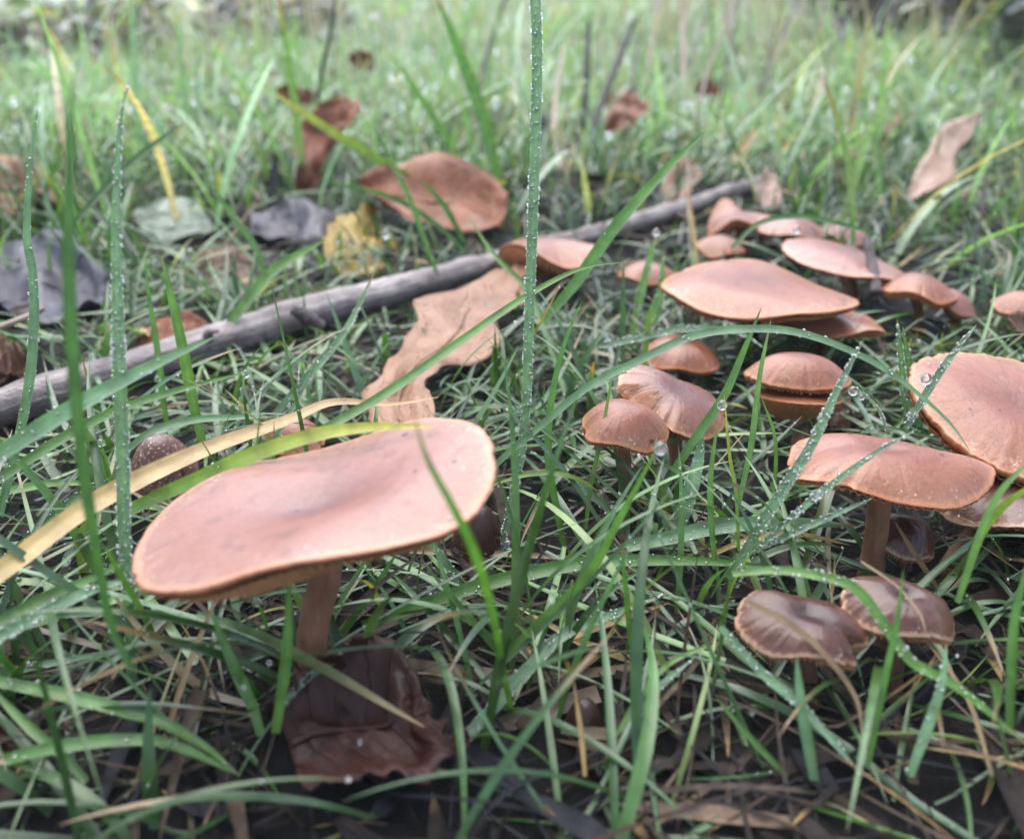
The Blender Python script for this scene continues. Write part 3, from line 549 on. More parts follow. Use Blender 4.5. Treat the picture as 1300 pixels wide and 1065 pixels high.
def stem_thing(label, pts, r, mat, name='dead_stem', cat='stem', fork=None):
    q = [P(*p) for p in pts]; org = q[0]
    V, F, uv = tube(q, np.linspace(r, r * .6, len(q)), 9, 40, .05)
    o = mesh_obj(name, V, F, mat, None, org, uv); tag(o, label, cat, 'dead stems standing in the grass'); return o
stem_thing('tall thin dark stalk rising out of the top edge at left', [(398, 150, 66), (408, 95, 64), (420, 40, 62), (430, -30, 60)], 0.19, M_twig_dark)
stem_thing('straight dark stem right behind the tall dewy blade', [(740, 185, 60), (743, 130, 60), (746, 75, 60), (748, 28, 60)], 0.27, M_twig_dark)
stem_thing('thick dark stem leaning right, its broken tip at the top', [(750, 170, 58), (768, 120, 59), (788, 70, 60), (806, 24, 61)], 0.32, M_twig_dark)
stem_thing('short dark stem left of the straight dark one', [(712, 225, 52), (704, 150, 55), (716, 60, 60)], 0.22, M_strawstem)
stem_thing('dim grey stem leaning right at upper middle', [(940, 185, 70), (962, 120, 75), (985, 70, 78), (1002, 20, 80)], 0.32, M_twig_dark)
stem_thing('pale dry stalk upright between the leaning dim stems', [(868, 150, 80), (868, 80, 82), (866, 0, 84), (864, -30, 84)], 0.35, M_strawstem)
stem_thing('thin pale stalk at the top near the straight dark stem', [(815, 130, 85), (828, 60, 88), (840, -10, 90)], 0.32, M_strawstem)
stem_thing('dry pinkish straw stem left of the pale tan leaf', [(1030, 150, 70), (1040, 118, 72), (1046, 88, 74)], 0.35, M_strawstem)
stem_thing('blurred pale stalk leaning right near the top right', [(1118, 60, 150), (1140, 25, 150), (1165, -20, 150)], 0.96, M_strawstem)
ORD = 'first second third fourth fifth sixth seventh eighth'.split()
for n0, x0, x1, mat_, what in ((7, 700, 1060, M_twig, '%s from left of the loose dark stems right of the tall blade'), (4, 720, 1040, M_strawstem, '%s from left of the loose pale stems right of the tall blade'),
                               (3, 400, 640, M_twig, '%s from left of the loose dark stems left of the tall blade')):
    for k, px0 in enumerate(np.sort(rng.uniform(x0, x1, n0))):
        d_ = rng.uniform(52, 92); y0 = 487.5 - FPX * math.tan(PITCH - math.atan((CAM_H - .5) / d_)); ln = rng.uniform(7, 13) * FPX / d_; tl = rng.normal(.12, .16)
        stem_thing(what % ORD[k], [(px0, y0, d_), (px0 + tl * ln * .4, y0 - ln * .5, d_ + 1), (px0 + tl * ln, y0 - ln, d_ + rng.uniform(-2, 3))], rng.uniform(.10, .2), mat_)
stem_thing('dark wiry stem standing right of the farthest mushrooms', [(1245, 350, 33), (1238, 310, 33), (1247, 270, 33), (1252, 225, 33.5)], .10, M_twig)
stem_thing('dark broken stub poking up in front of the long pink mushroom', [(1112, 372, 27.5), (1108, 340, 28), (1100, 302, 28.5)], .23, M_twig)
stem_thing('thin brown stalk left of the wide wavy mushroom', [(878, 340, 33), (874, 270, 34), (871, 180, 36)], .06, M_strawstem)
stem_thing('curved reddish twig at the left edge behind the vertical blades', [(-20, 424, 24), (20, 408, 24.5), (45, 398, 25), (56, 392, 25)], .12, M_strawstem, 'twig', 'twig')
stem_thing('slender grey twig lying at the bottom middle', [(568, 960, 12.9), (620, 968, 12.7), (680, 985, 12.4)], .09, M_twig, 'twig', 'twig')
stem_thing('thin dark twig running under the cracked two-layered mushroom', [(1080, 440, 25), (1150, 446, 25), (1230, 455, 24.5)], .09, M_twig, 'twig', 'twig')
stem_thing('thin brown runner curving in front of the stick', [(320, 472, 24), (360, 452, 24.5), (410, 450, 24.5), (460, 465, 24), (495, 486, 23)], .06, M_strawstem, 'twig', 'twig')

# ------------------------------------------------------------------ grass blades one can tell apart
GC = {'g': ((.075, .17, .03), (.085, .215, .035)), 'd': ((.04, .11, .022), (.045, .13, .025)), 'b': ((.10, .20, .09), (.16, .29, .16)),
      'l': ((.10, .21, .04), (.12, .26, .045)), 'y': ((.12, .24, .035), (.46, .42, .08)), 's': ((.52, .36, .14), (.42, .25, .12)), 't': ((.27, .18, .10), (.36, .23, .13)),
      'gs': ((.08, .19, .04), (.52, .36, .18)), 'k': ((.13, .085, .05), (.22, .145, .09))}
DEW = []       # (point, radius)
def blade(label, pts, w, d0, d1, col='g', face=20, fold=.35, dew=0.0, twist=0, name='grass_blade', cat='grass blade', cut=False, root_w=.7, dl=None, group='grass blades standing out from the turf'):
    px = spline(pts, 46); L = np.concatenate([[0], np.cumsum(np.linalg.norm(np.diff(px, axis=0), axis=1))]); t = L / L[-1]
    dd = d0 + (d1 - d0) * t if dl is None else spline(np.array(dl)[:, None] * np.ones((1, 2)), 46)[:, 0]
    q = np.array([P(x, y, d) for (x, y), d in zip(px, dd)])
    T = norm(np.gradient(q, axis=0)); toc = norm(CAMP - q); W = norm(np.cross(T, toc)); N = np.cross(W, T)
    a = np.radians(face + twist * t)[:, None]; Wd = W * np.cos(a) + N * np.sin(a); Nn = np.cross(Wd, T)
    w3 = w * (d0 + d1) / 2 / FPX / max(.35, math.cos(math.radians(face)))
    prof = np.minimum(1, root_w + .8 * t) * (np.ones_like(t) if cut else np.clip(1 - t ** 3.2, 0, 1) ** .85 + .02)
    c = np.array([-1, -.5, 0, .5, 1]); hw = w3 * prof / 2
    rip = 1 + .05 * np.array([fbm(k * .35, d0 * 3.1 + px[0][0]) for k in range(46)])
    V = q[:, None] + Wd[:, None] * (hw * rip)[:, None, None] * c[None, :, None] + Nn[:, None] * (hw * fold)[:, None, None] * (c ** 2)[None, :, None]
    tt = (t ** 1.6 if col in ('y', 'gs') else t)[:, None]
    cc = np.array(GC[col][0]) * (1 - tt) + np.array(GC[col][1]) * tt
    if not cut and col in 'gbld' and random.random() < .6:
        bt = np.clip((t - random.uniform(.86, .95)) * 14, 0, 1)[:, None]; cc = cc * (1 - bt) + np.array([.26, .17, .07]) * bt
    cc = np.repeat(cc[:, None], 5, 1); cc[:, 2] *= 1.18
    o = mesh_obj(name, V.reshape(-1, 3), grid_faces(46, 5), M_blade, None, q[0], np.stack(np.broadcast_arrays(c[None] * .5 + .5, t[:, None]), -1).reshape(-1, 2), cc.reshape(-1, 3) * random.uniform(.85, 1.15))
    tag(o, label, cat, group)
    if dew:
        for _ in range(int(dew * L[-1] * 2.8)):
            i = random.randrange(2, 45)
            if random.random() > hw[i] / hw.max() + .08: continue
            u = random.uniform(-.95, .95) if random.random() < .7 else random.choice((-1, 1))
            p = q[i] + (q[i - 1] - q[i]) * random.random() + Wd[i] * hw[i] * u
            p = p + Nn[i] * np.sign(np.dot(Nn[i], toc[i])) * .006 + Nn[i] * hw[i] * fold * u * u
            DEW.append((p, random.choice((.008, .009, .010, .011, .013, .015, .018, .022, .028, .036)) * random.uniform(.8, 1.2)))
    return o
B = blade
B('tall dewy blade rising straight through the middle of the picture', [(631, 722), (646, 658), (664, 562), (671, 465), (675, 346), (679, 231), (683, 77), (679, -40)], 13, 17.0, 15.2, 'b', 25, dew=.55, cut=True)
B('wide blurred dark green blade standing nearest at left', [(168, 850), (144, 800), (129, 735), (110, 619), (101, 542), (94, 458), (88, 346), (89, 215), (91, 100)], 20, 10.5, 9.0, 'd', 15, root_w=.45)
B('long pale dewy blade standing right of the nearest dark blade', [(168, 868), (164, 760), (159, 696), (156, 581), (152, 465), (150, 408), (148, 269), (153, 154), (165, 100)], 17, 13.8, 13.0, 'b', 10, dew=.5)
B('kinked bluish blade standing close to the left edge', [(0, 655), (23, 562), (38, 485), (44, 408), (42, 346), (35, 300), (38, 215), (48, 136)], 12, 16, 15.5, 'b', 20, dew=.1)
B('broad green blade slanting up across the stick at left', [(-60, 612), (0, 577), (92, 519), (185, 469), (273, 428)], 22, 12.5, 13.5, 'b', 20, dew=.06)
B('second slanting blade, just below the broad one at left', [(-60, 640), (0, 608), (77, 558), (154, 519), (239, 492), (319, 471)], 13, 14.5, 16.5, 'g', 20, dew=.08)
B('long yellow straw blade slanting behind the large front mushroom', [(-60, 765), (0, 727), (104, 650), (181, 608), (269, 569), (366, 535), (423, 512), (497, 514), (558, 504)], 27, 11.9, 17.5, 's', 12, twist=45, name='straw_blade', cat='straw', group='dry straws in the grass')
B('short upright green blade between the straw and the stick', [(258, 564), (246, 512), (231, 435), (215, 365), (205, 325)], 14, 18.5, 17.5, 'l', 15)
B('thin upright blade left of the short green one', [(212, 540), (202, 455), (189, 373), (184, 330)], 8, 20.5, 20, 'g', 25)
B('bluish blade bowing over the round mushroom button', [(165, 569), (185, 552), (208, 542), (250, 533), (300, 530), (350, 529)], 10, 17.6, 18.4, 'b', 20)
B('thin whitish blade tip standing in front of the stick', [(397, 528), (385, 473), (354, 431)], 6, 21.5, 21.0, 'b', 20)
B('dewy blade leaning right across the dark side of the stick', [(340, 538), (385, 485), (431, 431), (454, 392), (476, 345)], 11, 20, 21, 'b', 20, dew=.3)
B('green blade with yellow tip lying along the large cap', [(150, 655), (189, 636), (246, 611), (327, 576), (404, 552), (470, 543), (554, 541)], 21, 14.5, 12.7, 'y', 18, dew=.03)
B('dark green dewy blade behind the straw at left edge', [(-40, 745), (0, 719), (58, 665), (104, 627), (150, 600)], 13, 15.3, 17, 'd', 20, dew=.25)
B('bright narrow blade running level left of the round button', [(-30, 632), (30, 620), (77, 613), (135, 616)], 11, 17.4, 17.6, 'l', 25)
B('broad pale dewy blade sloping down to the left edge', [(-50, 835), (0, 808), (60, 776), (120, 748), (175, 734)], 17, 11.9, 13, 'b', 12, dew=.4)
B('broad green blade just above the pale dewy left one', [(-50, 815), (0, 790), (60, 758), (120, 733), (160, 712)], 16, 12.6, 13.6, 'g', 20)
B('long blade arching across the bottom left corner', [(-40, 858), (0, 866), (80, 882), (160, 903), (207, 917), (259, 947), (305, 985)], 17, 12.4, 11.6, 'g', 15, dew=.05)
B('steep green blade at the lower left corner', [(110, 992), (80, 958), (40, 925), (0, 885), (-20, 862)], 13, 11.6, 12.2, 'l', 15)
B('low blade bowing along the very bottom left', [(-40, 978), (60, 951), (160, 939), (223, 947), (300, 982)], 17, 11.6, 11.5, 'g', 15, dew=.05)
B('short level blade ending against the pale standing blade', [(-40, 862), (0, 855), (60, 843), (154, 824)], 10, 13.2, 13.8, 'b', 20, dew=.2)
B('bright green blade leaning left below the large cap', [(332, 932), (318, 890), (295, 840), (268, 775)], 15, 12.4, 12.4, 'l', 10)
B('bright green blade upright against the large stem', [(350, 930), (358, 880), (365, 820), (368, 735)], 15, 12.2, 12.0, 'l', 10)
B('thin bowed blade crossing the base of the large stem', [(352, 908), (372, 880), (399, 855), (435, 835), (473, 822)], 9, 12.6, 13.2, 'b', 20, dew=.2)
B('half dried blade with tan tip crossing the dark wet leaf', [(250, 780), (300, 795), (345, 814), (399, 843), (431, 860), (499, 900), (540, 923)], 13, 13.2, 11.9, 'gs', 15)
B('thin level blade below the large cap at left', [(70, 782), (120, 779), (172, 777), (260, 785), (330, 800)], 8, 13.5, 13.8, 'b', 20)
B('green blade curving down in front of the large cap', [(650, 905), (637, 838), (627, 785), (615, 738), (598, 689), (573, 639), (542, 581), (523, 520)], 12, 11.4, 9.6, 'g', 12, dl=[13.2, 12.3, 11.0, 10.1, 9.6, 9.4, 9.4, 9.5])
B('broad dark green blade lying level across the middle', [(460, 795), (540, 766), (615, 742), (700, 722), (780, 712), (900, 713), (1000, 722)], 18, 14.6, 15.2, 'g', 10, dew=.05)
B('broad shiny blade lying level above the dark level one', [(795, 694), (850, 683), (920, 668), (1010, 664), (1090, 668)], 20, 15.5, 16.2, 'b', 15, dew=.12)
B('slim blade standing bent right of the tall dewy one', [(720, 708), (708, 650), (697, 581), (700, 512), (716, 439), (739, 382)], 10, 17.2, 17.0, 'g', 20)
B('long blade arching from the large cap to the saddle-shaped mushroom', [(400, 552), (423, 539), (496, 496), (573, 442), (650, 388), (708, 354), (750, 338), (794, 333)], 11, 14.8, 17.5, 'g', 20, root_w=.9)
B('very long arching blade spanning the mushrooms at right', [(596, 628), (635, 585), (689, 539), (746, 492), (804, 462), (877, 428), (946, 418), (1015, 423), (1089, 450), (1146, 485), (1204, 535), (1236, 580)], 11, 16.5, 14.6, 'b', 20, dew=.03)
B('wide blade pointing up right beside the saddle-shaped mushroom', [(690, 408), (727, 366), (746, 339), (785, 285), (843, 219), (899, 164)], 16, 22.5, 21, 'g', 25, dew=.02)
B('thin bright blade standing in front of the small domed mushroom', [(744, 672), (750, 620), (766, 542), (779, 465)], 6, 17.2, 16.8, 'l', 20)
B('slanting blade with a big water drop on its tip', [(639, 834), (695, 780), (747, 730), (785, 662), (816, 604), (836, 566)], 12, 14.0, 12.6, 'l', 15)
B('green blade leaning right between the pair and cracked mushroom', [(835, 632), (877, 566), (919, 504), (946, 442), (967, 390)], 12, 17.2, 16.8, 'g', 20)
B('upright bright blade just left of the cracked mushroom', [(938, 640), (954, 566), (965, 477), (979, 405)], 8, 16.5, 16.8, 'l', 20)
B('thread-thin blade curving beside the cracked mushroom stem', [(979, 640), (985, 596), (983, 550), (965, 500)], 5, 16.6, 16.6, 'l', 20)
B('thin yellowish blade rising from the dewy tangle', [(938, 700), (935, 627), (927, 581), (919, 500)], 5, 15.6, 15.6, 'y', 20)
B('narrow upright blade below the drop by the torn mushroom', [(908, 722), (902, 619), (912, 530)], 8, 15.2, 15.2, 'l', 20)
B('broad dewy blade slanting in front of the wide shallow mushroom', [(925, 735), (992, 627), (1031, 565), (1065, 492), (1097, 430)], 14, 14.8, 14.3, 'b', 20, dew=.45)
B('dewy blade crossing the face of the wide shallow mushroom', [(960, 700), (992, 669), (1046, 623), (1115, 573), (1164, 545)], 9, 14.6, 13.8, 'b', 20, dew=.4)
B('low dewy blade pointing right under the wide shallow mushroom', [(940, 705), (973, 692), (1050, 658), (1109, 632)], 9, 14.8, 14.6, 'b', 20, dew=.45)
B('beaded blade leaning right toward the scalloped mushroom', [(1150, 545), (1169, 512), (1204, 458), (1240, 412)], 10, 17, 16.6, 'b', 20, dew=.6)
B('upright beaded blade behind the wide shallow mushroom', [(1152, 545), (1146, 470), (1139, 405)], 9, 18, 18, 'g', 20, dew=.45)
B('second upright beaded blade, right of the first', [(1166, 540), (1158, 480), (1146, 415)], 11, 18.6, 18.8, 'g', 25, dew=.4)
B('bent green stem-like blade in front of the scalloped mushroom', [(1216, 765), (1246, 677), (1269, 627), (1300, 594), (1330, 580)], 10, 13.0, 12.6, 'l', 20)
B('upright blade at the right edge low down', [(1282, 930), (1284, 860), (1288, 790), (1300, 736), (1310, 700)], 12, 12.0, 12.0, 'g', 15)
B('broad blade arching over the two front brown mushrooms', [(930, 728), (985, 724), (1039, 731), (1087, 748), (1127, 800), (1159, 841), (1219, 875), (1310, 950)], 15, 12.9, 11.6, 'l', 15, dew=.10, root_w=.6)
B('dewy blade sloping down right below the notched mushroom', [(914, 795), (968, 855), (1015, 895), (1059, 943), (1095, 985)], 12, 12.6, 11.6, 'b', 15, dew=.2)
B('blurred upright blade under the notched mushroom', [(1034, 990), (1017, 887), (1011, 832)], 15, 11.5, 11.6, 'b', 10)
B('upright blade crossing the dimpled brown mushroom', [(1102, 972), (1127, 847), (1139, 792), (1147, 722)], 9, 11.9, 11.8, 'g', 15)
B('broad blade leaning right below the dimpled brown mushroom', [(1155, 985), (1193, 879), (1202, 815)], 13, 11.6, 12.0, 'b', 12, dew=.1)
B('blade sloping right along the bottom near the dark soil', [(1000, 985), (952, 935), (908, 883)], 9, 11.8, 12.4, 'g', 15)
B('long dewy blade sweeping down left over the dry straws', [(572, 957), (623, 903), (675, 845), (719, 804), (779, 780), (850, 752)], 17, 12.6, 14.8, 'b', 15, dew=.35)
B('dewy blade leaning right over the dark soil at bottom', [(757, 978), (783, 947), (831, 879), (882, 834)], 12, 12.3, 13.2, 'b', 15, dew=.3)
B('bowed thin green blade above the dark soil at bottom', [(765, 975), (800, 905), (840, 850), (885, 825), (925, 815)], 9, 12.2, 13.6, 'l', 15)
B('thin upright blade right of the drop-tipped slanting blade', [(803, 840), (797, 770), (789, 690)], 8, 14, 13.7, 'g', 15)
B('blurred pair of upright blades at the upper middle', [(640, 255), (615, 154), (585, 69), (552, -10)], 16, 44, 42, 'g', 20)
B('dark blade slanting beside the blurred upper pair', [(600, 240), (570, 180), (525, 110), (496, 70)], 10, 47, 46, 'l', 20)
B('yellow-tipped blade drooping left above the rust leaf', [(520, 225), (470, 197), (400, 153), (348, 118)], 13, 40, 40, 'y', 20)
B('beaded slim blade at upper left of the stick', [(343, 382), (327, 319), (292, 269), (252, 214)], 9, 30, 30, 'g', 20, dew=.3)
B('straight blade slanting up right at upper left', [(95, 282), (142, 231), (185, 192), (240, 153)], 9, 30, 32, 'd', 20)
B('broad blade leaning right toward the yellow leaf', [(290, 415), (346, 346), (416, 303)], 14, 26, 27, 'l', 20, dew=.1)
B('thin dewy blade in front of the big rust leaf', [(556, 350), (527, 269), (500, 208), (472, 160)], 7, 31, 30, 'g', 20, dew=.35)
B('dark thin blade crossing the big rust leaf sideways', [(590, 318), (554, 285), (496, 250), (408, 230)], 7, 32, 33, 'd', 20)
B('short blade in front of the big rust leaf', [(590, 308), (565, 262), (533, 226)], 8, 33, 33, 'd', 20)
B('blade running down from the saddle-shaped mushroom to the right', [(730, 540), (708, 462), (685, 400), (666, 362), (631, 327), (592, 272)], 9, 22, 27, 'g', 20)
B('thin blade arching over the rear pink mushroom', [(930, 315), (962, 285), (1012, 275), (1069, 285), (1128, 303)], 7, 27, 27, 'd', 20)
B('tallest of the dewy shoots left of the wide wavy mushroom', [(802, 430), (816, 366), (834, 296)], 11, 26, 26, 'l', 20, dew=.35)
B('middle dewy shoot left of the wide wavy mushroom', [(822, 440), (838, 380), (843, 318)], 10, 26, 26, 'l', 20, dew=.35)
B('shortest dewy shoot left of the wide wavy mushroom', [(812, 435), (826, 403), (843, 355)], 11, 25, 25, 'l', 20, dew=.3)
B('stiff upright blade beneath the arch tip by the shoots', [(791, 462), (791, 400), (792, 330)], 7, 23, 23, 'd', 20)
B('dewy pale blade lying over the small shaded mushroom', [(760, 440), (810, 430), (870, 418), (935, 422), (975, 445)], 9, 21.5, 21, 'b', 20, dew=.6)
B('dark blade rising left of the small shaded mushroom', [(715, 520), (740, 460), (765, 420)], 9, 22, 22, 'd', 20)
B('broad frosted blade standing below the torn mushroom', [(855, 690), (872, 640), (886, 590), (893, 545)], 20, 16.8, 17.2, 'b', 15, dew=.5)
B('dewy blade sloping right under the small domed mushroom', [(790, 665), (755, 630), (700, 590), (672, 572)], 10, 17, 18.5, 'b', 20, dew=.35)
B('pale dewy blade behind the right rim of the large cap', [(540, 700), (590, 660), (640, 600)], 11, 17, 18.5, 'b', 20, dew=.2)
B('green blade lying low right of the large stem', [(425, 818), (455, 775), (480, 740), (505, 700)], 11, 14.5, 14.8, 'g', 15)
B('dewy blade fragment sloping below the large cap right', [(590, 745), (560, 705), (545, 680)], 11, 15.8, 16, 'b', 15, dew=.3)
B('thin curved stalk strung with drops right of the cracked mushroom', [(1128, 552), (1120, 528), (1104, 506), (1084, 490)], 4, 16.8, 16.6, 'b', 20, dew=.5)
B('fine upright shoot holding a drop in front of the stick', [(300, 548), (306, 515), (311, 470)], 5, 19.8, 19.4, 'b', 20, dew=.3)
B('short shoot with a drop left of the round button', [(146, 632), (138, 600), (128, 560)], 6, 17.4, 17, 'l', 20)
B('fine shoot ending in a drop above the round button', [(214, 540), (206, 510), (200, 478)], 5, 20.2, 20, 'l', 20)
B('fine shoot topped by a drop under the large cap', [(340, 800), (334, 780), (326, 760)], 5, 13.4, 13.2, 'g', 20)
SG = 'dry straws in the grass'
B('tan straw lying across the notched front mushroom', [(948, 764), (1000, 790), (1047, 830), (1087, 887), (1095, 940)], 9, 12.3, 12.2, 't', 10, name='straw_blade', cat='straw', group=SG, fold=.15)
B('thread of straw draped over the dimpled front mushroom', [(1093, 712), (1139, 744), (1167, 778), (1176, 806)], 4, 13.2, 12.3, 't', 10, name='straw_blade', cat='straw', group=SG)
B('flat tan straw lying level at the bottom middle', [(430, 826), (520, 842), (639, 857), (719, 857), (839, 840), (905, 814)], 15, 13.9, 14.2, 't', 10, name='straw_blade', cat='straw', group=SG, fold=.1)
B('upright pale straw near the bottom middle', [(743, 985), (738, 930), (728, 862)], 7, 11.7, 12.0, 's', 15, name='straw_blade', cat='straw', group=SG)
B('pale straw lying level under the wide shallow mushroom', [(900, 705), (950, 686), (1010, 678), (1080, 692)], 8, 16.2, 16.3, 's', 15, name='straw_blade', cat='straw', group=SG)
B('yellow straw sloping left of the front mushrooms', [(640, 838), (700, 815), (760, 795), (850, 765)], 12, 14.3, 15, 's', 15, name='straw_blade', cat='straw', group=SG)
B('brown straw leaning left beneath the large cap', [(205, 950), (238, 850), (262, 790), (285, 735)], 8, 12.6, 13.2, 't', 15, name='straw_blade', cat='straw', group=SG)
B('long brown straw slanting right below the large cap', [(90, 910), (150, 850), (220, 785), (270, 745)], 8, 13.2, 14.8, 't', 15, name='straw_blade', cat='straw', group=SG)
B('flat grey straw beneath the large cap', [(200, 925), (270, 880), (330, 815)], 13, 13.2, 14.4, 'k', 15, name='straw_blade', cat='straw', group=SG)
B('dark flat straw lying over the soil at bottom middle', [(600, 935), (680, 905), (760, 880)], 22, 13.2, 13.8, 'k', 10, name='straw_blade', cat='straw', group=SG, fold=.1, cut=True)
B('reddish straw along the level dark blade behind the large stem', [(520, 700), (600, 702), (690, 706), (780, 712)], 8, 16.8, 16.8, 't', 15, name='straw_blade', cat='straw', group=SG)
B('thin orange straw at the lower right', [(1260, 985), (1235, 900), (1205, 850), (1165, 800)], 6, 11.8, 13, 't', 15, name='straw_blade', cat='straw', group=SG)
B('thin tan straw crossing the small dark brown mushroom', [(1190, 745), (1160, 700), (1135, 660)], 7, 15.4, 15, 't', 15, name='straw_blade', cat='straw', group=SG)
B('yellow-tipped straw leaning right at upper right', [(930, 205), (950, 180), (962, 160)], 12, 50, 50, 's', 15, name='straw_blade', cat='straw', group=SG)
B('yellowish straw rising beside the thin brown stalk', [(886, 335), (880, 290), (874, 240)], 5, 31, 31, 's', 15, name='straw_blade', cat='straw', group=SG)

# ------------------------------------------------------------------ the turf: grass nobody could count
def field(N, xy, Lr, wr, lean, curve, nseg, cols, zoff=0.0, fold=.3, cross=3, flat=0.0, reject=True, mind=9.0, margin=1.0, maxz=None):
    x, y = xy; N = len(x)
    L = rng.uniform(*Lr, N) * rng.uniform(.7, 1.25, N); w = rng.uniform(*wr, N)
    L *= (1 + .28 * np.sin(x * .17 + 2.1) * np.sin(y * .11 + .6) + .18 * np.sin(x * .05 - y * .07))
    az = rng.uniform(0, 2 * math.pi, N); th0 = np.abs(rng.normal(lean[0], lean[1], N)); kk = rng.normal(curve[0], curve[1], N)
    t = np.linspace(0, 1, nseg + 1)
    th = np.clip(th0[:, None] + kk[:, None] * t[None], -.2, 2.1); azs = az[:, None] + rng.normal(0, .35, N)[:, None] * t
    ds = L[:, None] / nseg
    hx = np.cumsum(np.sin(th) * np.cos(azs) * ds, 1) - np.sin(th) * np.cos(azs) * ds
    hy = np.cumsum(np.sin(th) * np.sin(azs) * ds, 1) - np.sin(th) * np.sin(azs) * ds
    hz = np.cumsum(np.cos(th) * ds, 1) - np.cos(th) * ds
    z0 = terrain(x, y) - .15 + zoff
    q = np.stack([x[:, None] + hx, y[:, None] + hy, z0[:, None] + hz], -1)
    gz = terrain(q[..., 0], q[..., 1]); q[..., 2] = np.maximum(q[..., 2], gz + .08 + flat * rng.random(N)[:, None])
    ok = np.ones(N, bool)
    px, py, dd = project(q)
    ok &= ~((dd < mind) & (dd > -5)).any(1)
    ok &= ((px > -250) & (px < 1550) & (py > -200) & (py < 1300) & (dd > 0)).any(1)
    if reject:
        for (cx, cy, rx, ry, md) in MASKS:
            ins = (((px - cx) / (rx * margin)) ** 2 + ((py - cy) / (ry * margin)) ** 2 < 1) & (dd < md + .8)
            ok &= ~ins.any(1)
    q, w, azs, t_ = q[ok], w[ok], azs[ok], t; N = len(q)
    side = np.stack([-np.sin(azs), np.cos(azs), np.zeros_like(azs)], -1)
    tw = rng.normal(0, .5, N)[:, None, None] * t[None, :, None]; side = norm(side + tw * np.array([0, 0, 1.0]))
    prof = np.minimum(1, .6 + t) * np.clip(1 - t ** 2.8, 0, 1) ** .9 + .02
    hw = (w[:, None] * prof[None] / 2)[..., None]
    if cross == 3:
        T = norm(np.gradient(q, axis=1)); Nn = np.cross(T, side)
        V = np.stack([q - side * hw + Nn * hw * fold, q, q + side * hw + Nn * hw * fold], 2)
    else: V = np.stack([q - side * hw, q + side * hw], 2)
    m = V.shape[2]; per = (nseg + 1) * m
    F = (grid_faces(nseg + 1, m)[None] + (np.arange(N) * per)[:, None, None]).reshape(-1, 4)
    cols = np.array(cols, float); pick = rng.choice(len(cols), N, p=cols[:, 6] / cols[:, 6].sum())
    pn = np.sin(q[:, 0, 0] * .13 + 1.1 * np.sin(q[:, 0, 1] * .05)) * np.sin(q[:, 0, 1] * .09 + 1.7) + .6 * np.sin(q[:, 0, 0] * .31 + q[:, 0, 1] * .17)
    br = (rng.uniform(.7, 1.3, N) * (1 + .22 * pn))[:, None, None]
    c = cols[pick, None, :3] * (1 - t)[None, :, None] + cols[pick, None, 3:6] * t[None, :, None]
    bt = ((rng.random(N) < .22)[:, None] * np.clip((t[None] - rng.uniform(.6, .9, N)[:, None]) * 7, 0, 1))[..., None]
    c = c * br * (1 - bt) + np.array([.22, .14, .06]) * bt
    c = np.repeat(c[:, :, None], m, 2)
    return V.reshape(-1, 3), F, c.reshape(-1, 3), q
def join(name, parts, mat, kind='stuff'):
    V = np.vstack([p[0] for p in parts]); o = 0; F = []
    for p in parts: F.append(p[1] + o); o += len(p[0])
    return tag(mesh_obj(name, V, np.vstack(F), mat, None, None, None, np.vstack([p[2] for p in parts])), kind=kind)
def spread(n, d0, d1, power=1.0, extra=1.25):
    y = d0 + (d1 - d0) * rng.random(n) ** power; x = (rng.random(n) * 2 - 1) * (y * .70 + 4) * extra; return x, y
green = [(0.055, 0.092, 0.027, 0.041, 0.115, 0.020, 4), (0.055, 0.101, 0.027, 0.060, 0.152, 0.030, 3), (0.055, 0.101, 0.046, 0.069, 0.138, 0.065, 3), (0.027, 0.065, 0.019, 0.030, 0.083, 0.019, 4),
         (0.092, 0.129, 0.032, 0.129, 0.203, 0.041, 1.0), (0.092, 0.129, 0.027, 0.313, 0.276, 0.065, .45)]
fargreen = [(0.149, 0.241, 0.102, 0.178, 0.333, 0.148, 4), (0.149, 0.241, 0.112, 0.213, 0.368, 0.184, 4), (0.138, 0.218, 0.122, 0.230, 0.356, 0.214, 2.5), (0.207, 0.230, 0.112, 0.380, 0.391, 0.194, .8), (0.299, 0.230, 0.143, 0.414, 0.333, 0.204, 1.0)]  # paler than the near turf: brightness of the distance put into the colour
dry = [(.075, .058, .04, .12, .09, .06, 2), (.03, .023, .018, .05, .038, .03, 5), (.20, .15, .08, .27, .21, .11, .6), (.04, .028, .02, .075, .05, .036, 3)]
def clumped(n, d0, d1, nc, rad):
    cx, cy = spread(nc, d0, d1, .8); k = rng.integers(0, nc, n)
    return cx[k] + rng.normal(0, rad, n), cy[k] + rng.normal(0, rad, n)
parts = []
parts.append(field(0, clumped(1500, 7, 26, 170, .8), (2.4, 6.4), (.09, .24), (.55, .35), (.9, .5), 14, green))
parts.append(field(0, spread(900, 7, 27), (1.6, 5.0), (.05, .13), (1.0, .4), (.6, .5), 12, green))
parts.append(field(0, clumped(3400, 20, 60, 420, .9), (2.0, 5.4), (.10, .27), (.6, .35), (.8, .5), 10, green))
parts.append(field(0, spread(4200, 22, 70), (1.5, 3.6), (.08, .20), (.7, .4), (.7, .5), 8, green))
near_q = [p[3] for p in parts]  # the four layers of near turf
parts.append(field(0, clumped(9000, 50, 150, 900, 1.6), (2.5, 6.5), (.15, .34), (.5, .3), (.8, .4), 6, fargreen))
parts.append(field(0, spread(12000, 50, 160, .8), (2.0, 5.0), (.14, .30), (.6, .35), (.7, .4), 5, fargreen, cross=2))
far_q = [p[3] for p in parts[4:6]]
